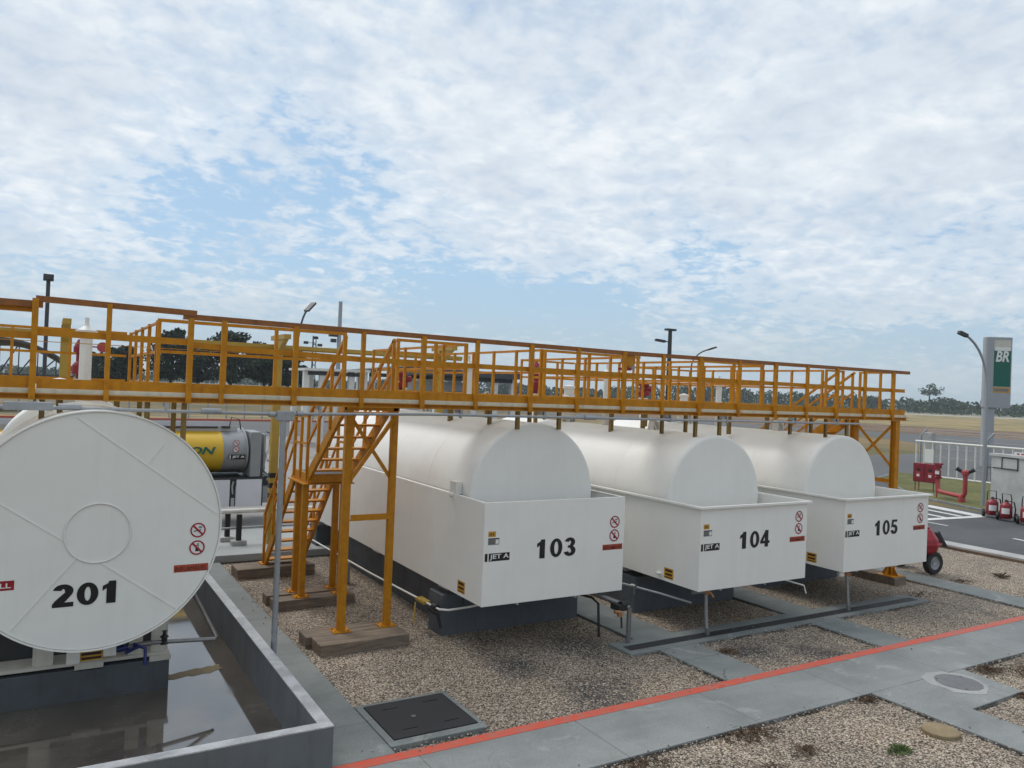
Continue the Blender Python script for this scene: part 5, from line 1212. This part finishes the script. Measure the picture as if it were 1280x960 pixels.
# ------------------------------------------------------------------ light and sky
EL, AZ = radians(58), radians(-20)          # sun behind the tanks, slightly left
sd = bpy.data.lights.new('sun', 'SUN'); so = bpy.data.objects.new('sun', sd); COL.objects.link(so)
sd.energy = 1.5; sd.angle = radians(28); sd.color = (1, .955, .89)
sv = V((sin(AZ) * cos(EL), cos(AZ) * cos(EL), sin(EL)))
so.rotation_euler = sv.to_track_quat('Z', 'Y').to_euler(); so.location = sv * 60
def world():
    w = bpy.data.worlds.new('World'); scene.world = w; w.use_nodes = True; nt = w.node_tree
    bg = nt.nodes['Background']; bg.inputs['Strength'].default_value = .1
    sky = N(nt, 'TexSky', sky_type='NISHITA'); sky.sun_disc = False; sky.sun_elevation = EL; sky.sun_rotation = AZ % (2 * pi)
    sky.air_density = 1.0; sky.dust_density = 1.5; sky.ozone_density = 1.5
    tc = N(nt, 'TexCoord'); nv = N(nt, 'VectorMath', operation='NORMALIZE'); nt.links.new(tc.outputs['Generated'], nv.inputs[0])
    d = nv.outputs[0]; sp = N(nt, 'SeparateXYZ'); nt.links.new(d, sp.inputs[0])
    z = math_(nt, 'MAXIMUM', sp.outputs[2], 0.0)
    zz = math_(nt, 'ADD', z, .24)
    cb = N(nt, 'CombineXYZ')
    nt.links.new(math_(nt, 'DIVIDE', sp.outputs[0], zz), cb.inputs[0]); nt.links.new(math_(nt, 'DIVIDE', sp.outputs[1], zz), cb.inputs[1])
    p = cb.outputs[0]
    big = noise(nt, p, 1.5, 6, .5, .4); cell = noise(nt, p, 14, 7, .55, .3); fine = noise(nt, p, 40, 5, .6, .2)
    # openings in the deck of cloud: soft bias toward given directions
    def hole(vx, vy, vz, inner, outer, amt):
        dv = N(nt, 'VectorMath', operation='DISTANCE'); nt.links.new(d, dv.inputs[0]); dv.inputs[1].default_value = (vx, vy, vz)
        mr = N(nt, 'MapRange', interpolation_type='SMOOTHSTEP'); nt.links.new(dv.outputs['Value'], mr.inputs['Value'])
        mr.inputs['From Min'].default_value = inner; mr.inputs['From Max'].default_value = outer; mr.inputs['To Min'].default_value = amt; mr.inputs['To Max'].default_value = 0
        return mr.outputs[0]
    cov = math_(nt, 'ADD', math_(nt, 'MULTIPLY', big, .56), math_(nt, 'ADD', math_(nt, 'MULTIPLY', cell, .50), math_(nt, 'MULTIPLY', fine, .18)))
    for h in HOLES: cov = math_(nt, 'SUBTRACT', cov, hole(*h))
    low = N(nt, 'MapRange', interpolation_type='SMOOTHSTEP'); nt.links.new(z, low.inputs['Value'])
    low.inputs['From Min'].default_value = .05; low.inputs['From Max'].default_value = .30; low.inputs['To Min'].default_value = .08; low.inputs['To Max'].default_value = -.12
    cov = math_(nt, 'SUBTRACT', cov, low.outputs[0])
    mask = ramp(nt, cov, [(.46, 0.0), (.60, .76), (.75, 1.0)], 'EASE')
    shade = noise(nt, p, 3.2, 7, .6, .5)
    shade = math_(nt, 'ADD', math_(nt, 'MULTIPLY', shade, .62), math_(nt, 'MULTIPLY', cell, .38))
    cc = ramp(nt, shade, [(.34, (4.9, 5.55, 6.4)), (.50, (5.85, 6.45, 7.1)), (.66, (7.3, 7.65, 7.95))])
    # the clear sky between the clouds, paler toward the horizon through the thin cirrus veil
    veil = N(nt, 'MapRange'); nt.links.new(z, veil.inputs['Value']); veil.inputs['From Min'].default_value = 0; veil.inputs['From Max'].default_value = .45; veil.inputs['To Min'].default_value = .62; veil.inputs['To Max'].default_value = .12
    skyc = mixc(nt, .7, sky.outputs[0], (2.5, 4.3, 6.6))
    skyc = mixc(nt, veil.outputs[0], skyc, (4.2, 5.7, 6.9))
    col = mixc(nt, mask, skyc, cc)
    hz = N(nt, 'MapRange', interpolation_type='SMOOTHSTEP'); nt.links.new(z, hz.inputs['Value']); hz.inputs['From Min'].default_value = 0; hz.inputs['From Max'].default_value = .17; hz.inputs['To Min'].default_value = .85; hz.inputs['To Max'].default_value = 0
    col = mixc(nt, hz.outputs[0], col, (4.1, 4.9, 5.35))
    # the half of the sky away from the veiled sun is dimmer
    sd_ = N(nt, 'VectorMath', operation='DOT_PRODUCT'); nt.links.new(d, sd_.inputs[0]); sd_.inputs[1].default_value = (sin(AZ), cos(AZ), .15)
    gl = N(nt, 'MapRange', interpolation_type='SMOOTHSTEP'); nt.links.new(sd_.outputs['Value'], gl.inputs['Value'])
    gl.inputs['From Min'].default_value = -.8; gl.inputs['From Max'].default_value = .45; gl.inputs['To Min'].default_value = .92; gl.inputs['To Max'].default_value = 1.06
    col = mixc(nt, 1.0, col, gl.outputs[0], 'MULTIPLY')
    nt.links.new(col, bg.inputs['Color'])
def hole_at(b, e, inner, outer, amt): return (sin(radians(b)) * cos(radians(e)), cos(radians(b)) * cos(radians(e)), sin(radians(e)), inner, outer, amt)
HOLES = [hole_at(13, 16, .0, .20, .155), hole_at(7, 13, .0, .14, .13), hole_at(21, 11.5, .0, .16, .15), hole_at(27, 8, .0, .14, .13),
         hole_at(46, 9.5, .0, .09, .10), hole_at(34, 20, .0, .07, .09), hole_at(24, 20.5, .0, .05, .08), hole_at(36, 7, .0, .10, .08)]
world()
def haze():
    mb = MB(); mb.box(-900, 1400, -300, 1300, -1.2, 26); o = mb.build('haze', 'white', kind='stuff')
    m = bpy.data.materials.new('haze_air'); m.use_nodes = True; nt = m.node_tree
    for n in list(nt.nodes): nt.nodes.remove(n)
    out = nt.nodes.new('ShaderNodeOutputMaterial'); v = nt.nodes.new('ShaderNodeVolumePrincipled')
    v.inputs['Color'].default_value = (.80, .88, .95, 1); v.inputs['Density'].default_value = HAZE; v.inputs['Anisotropy'].default_value = .0
    nt.links.new(v.outputs[0], out.inputs['Volume']); o.data.materials.clear(); o.data.materials.append(m)
HAZE = .00028
if HAZE: haze()
vs = scene.view_settings
vs.view_transform = 'Standard'; vs.look = 'None'; vs.gamma = 1; vs.exposure = 0.24; vs.use_curve_mapping = False
scene.render.engine = 'CYCLES'
scene.cycles.max_bounces = 8; scene.cycles.volume_bounces = 0
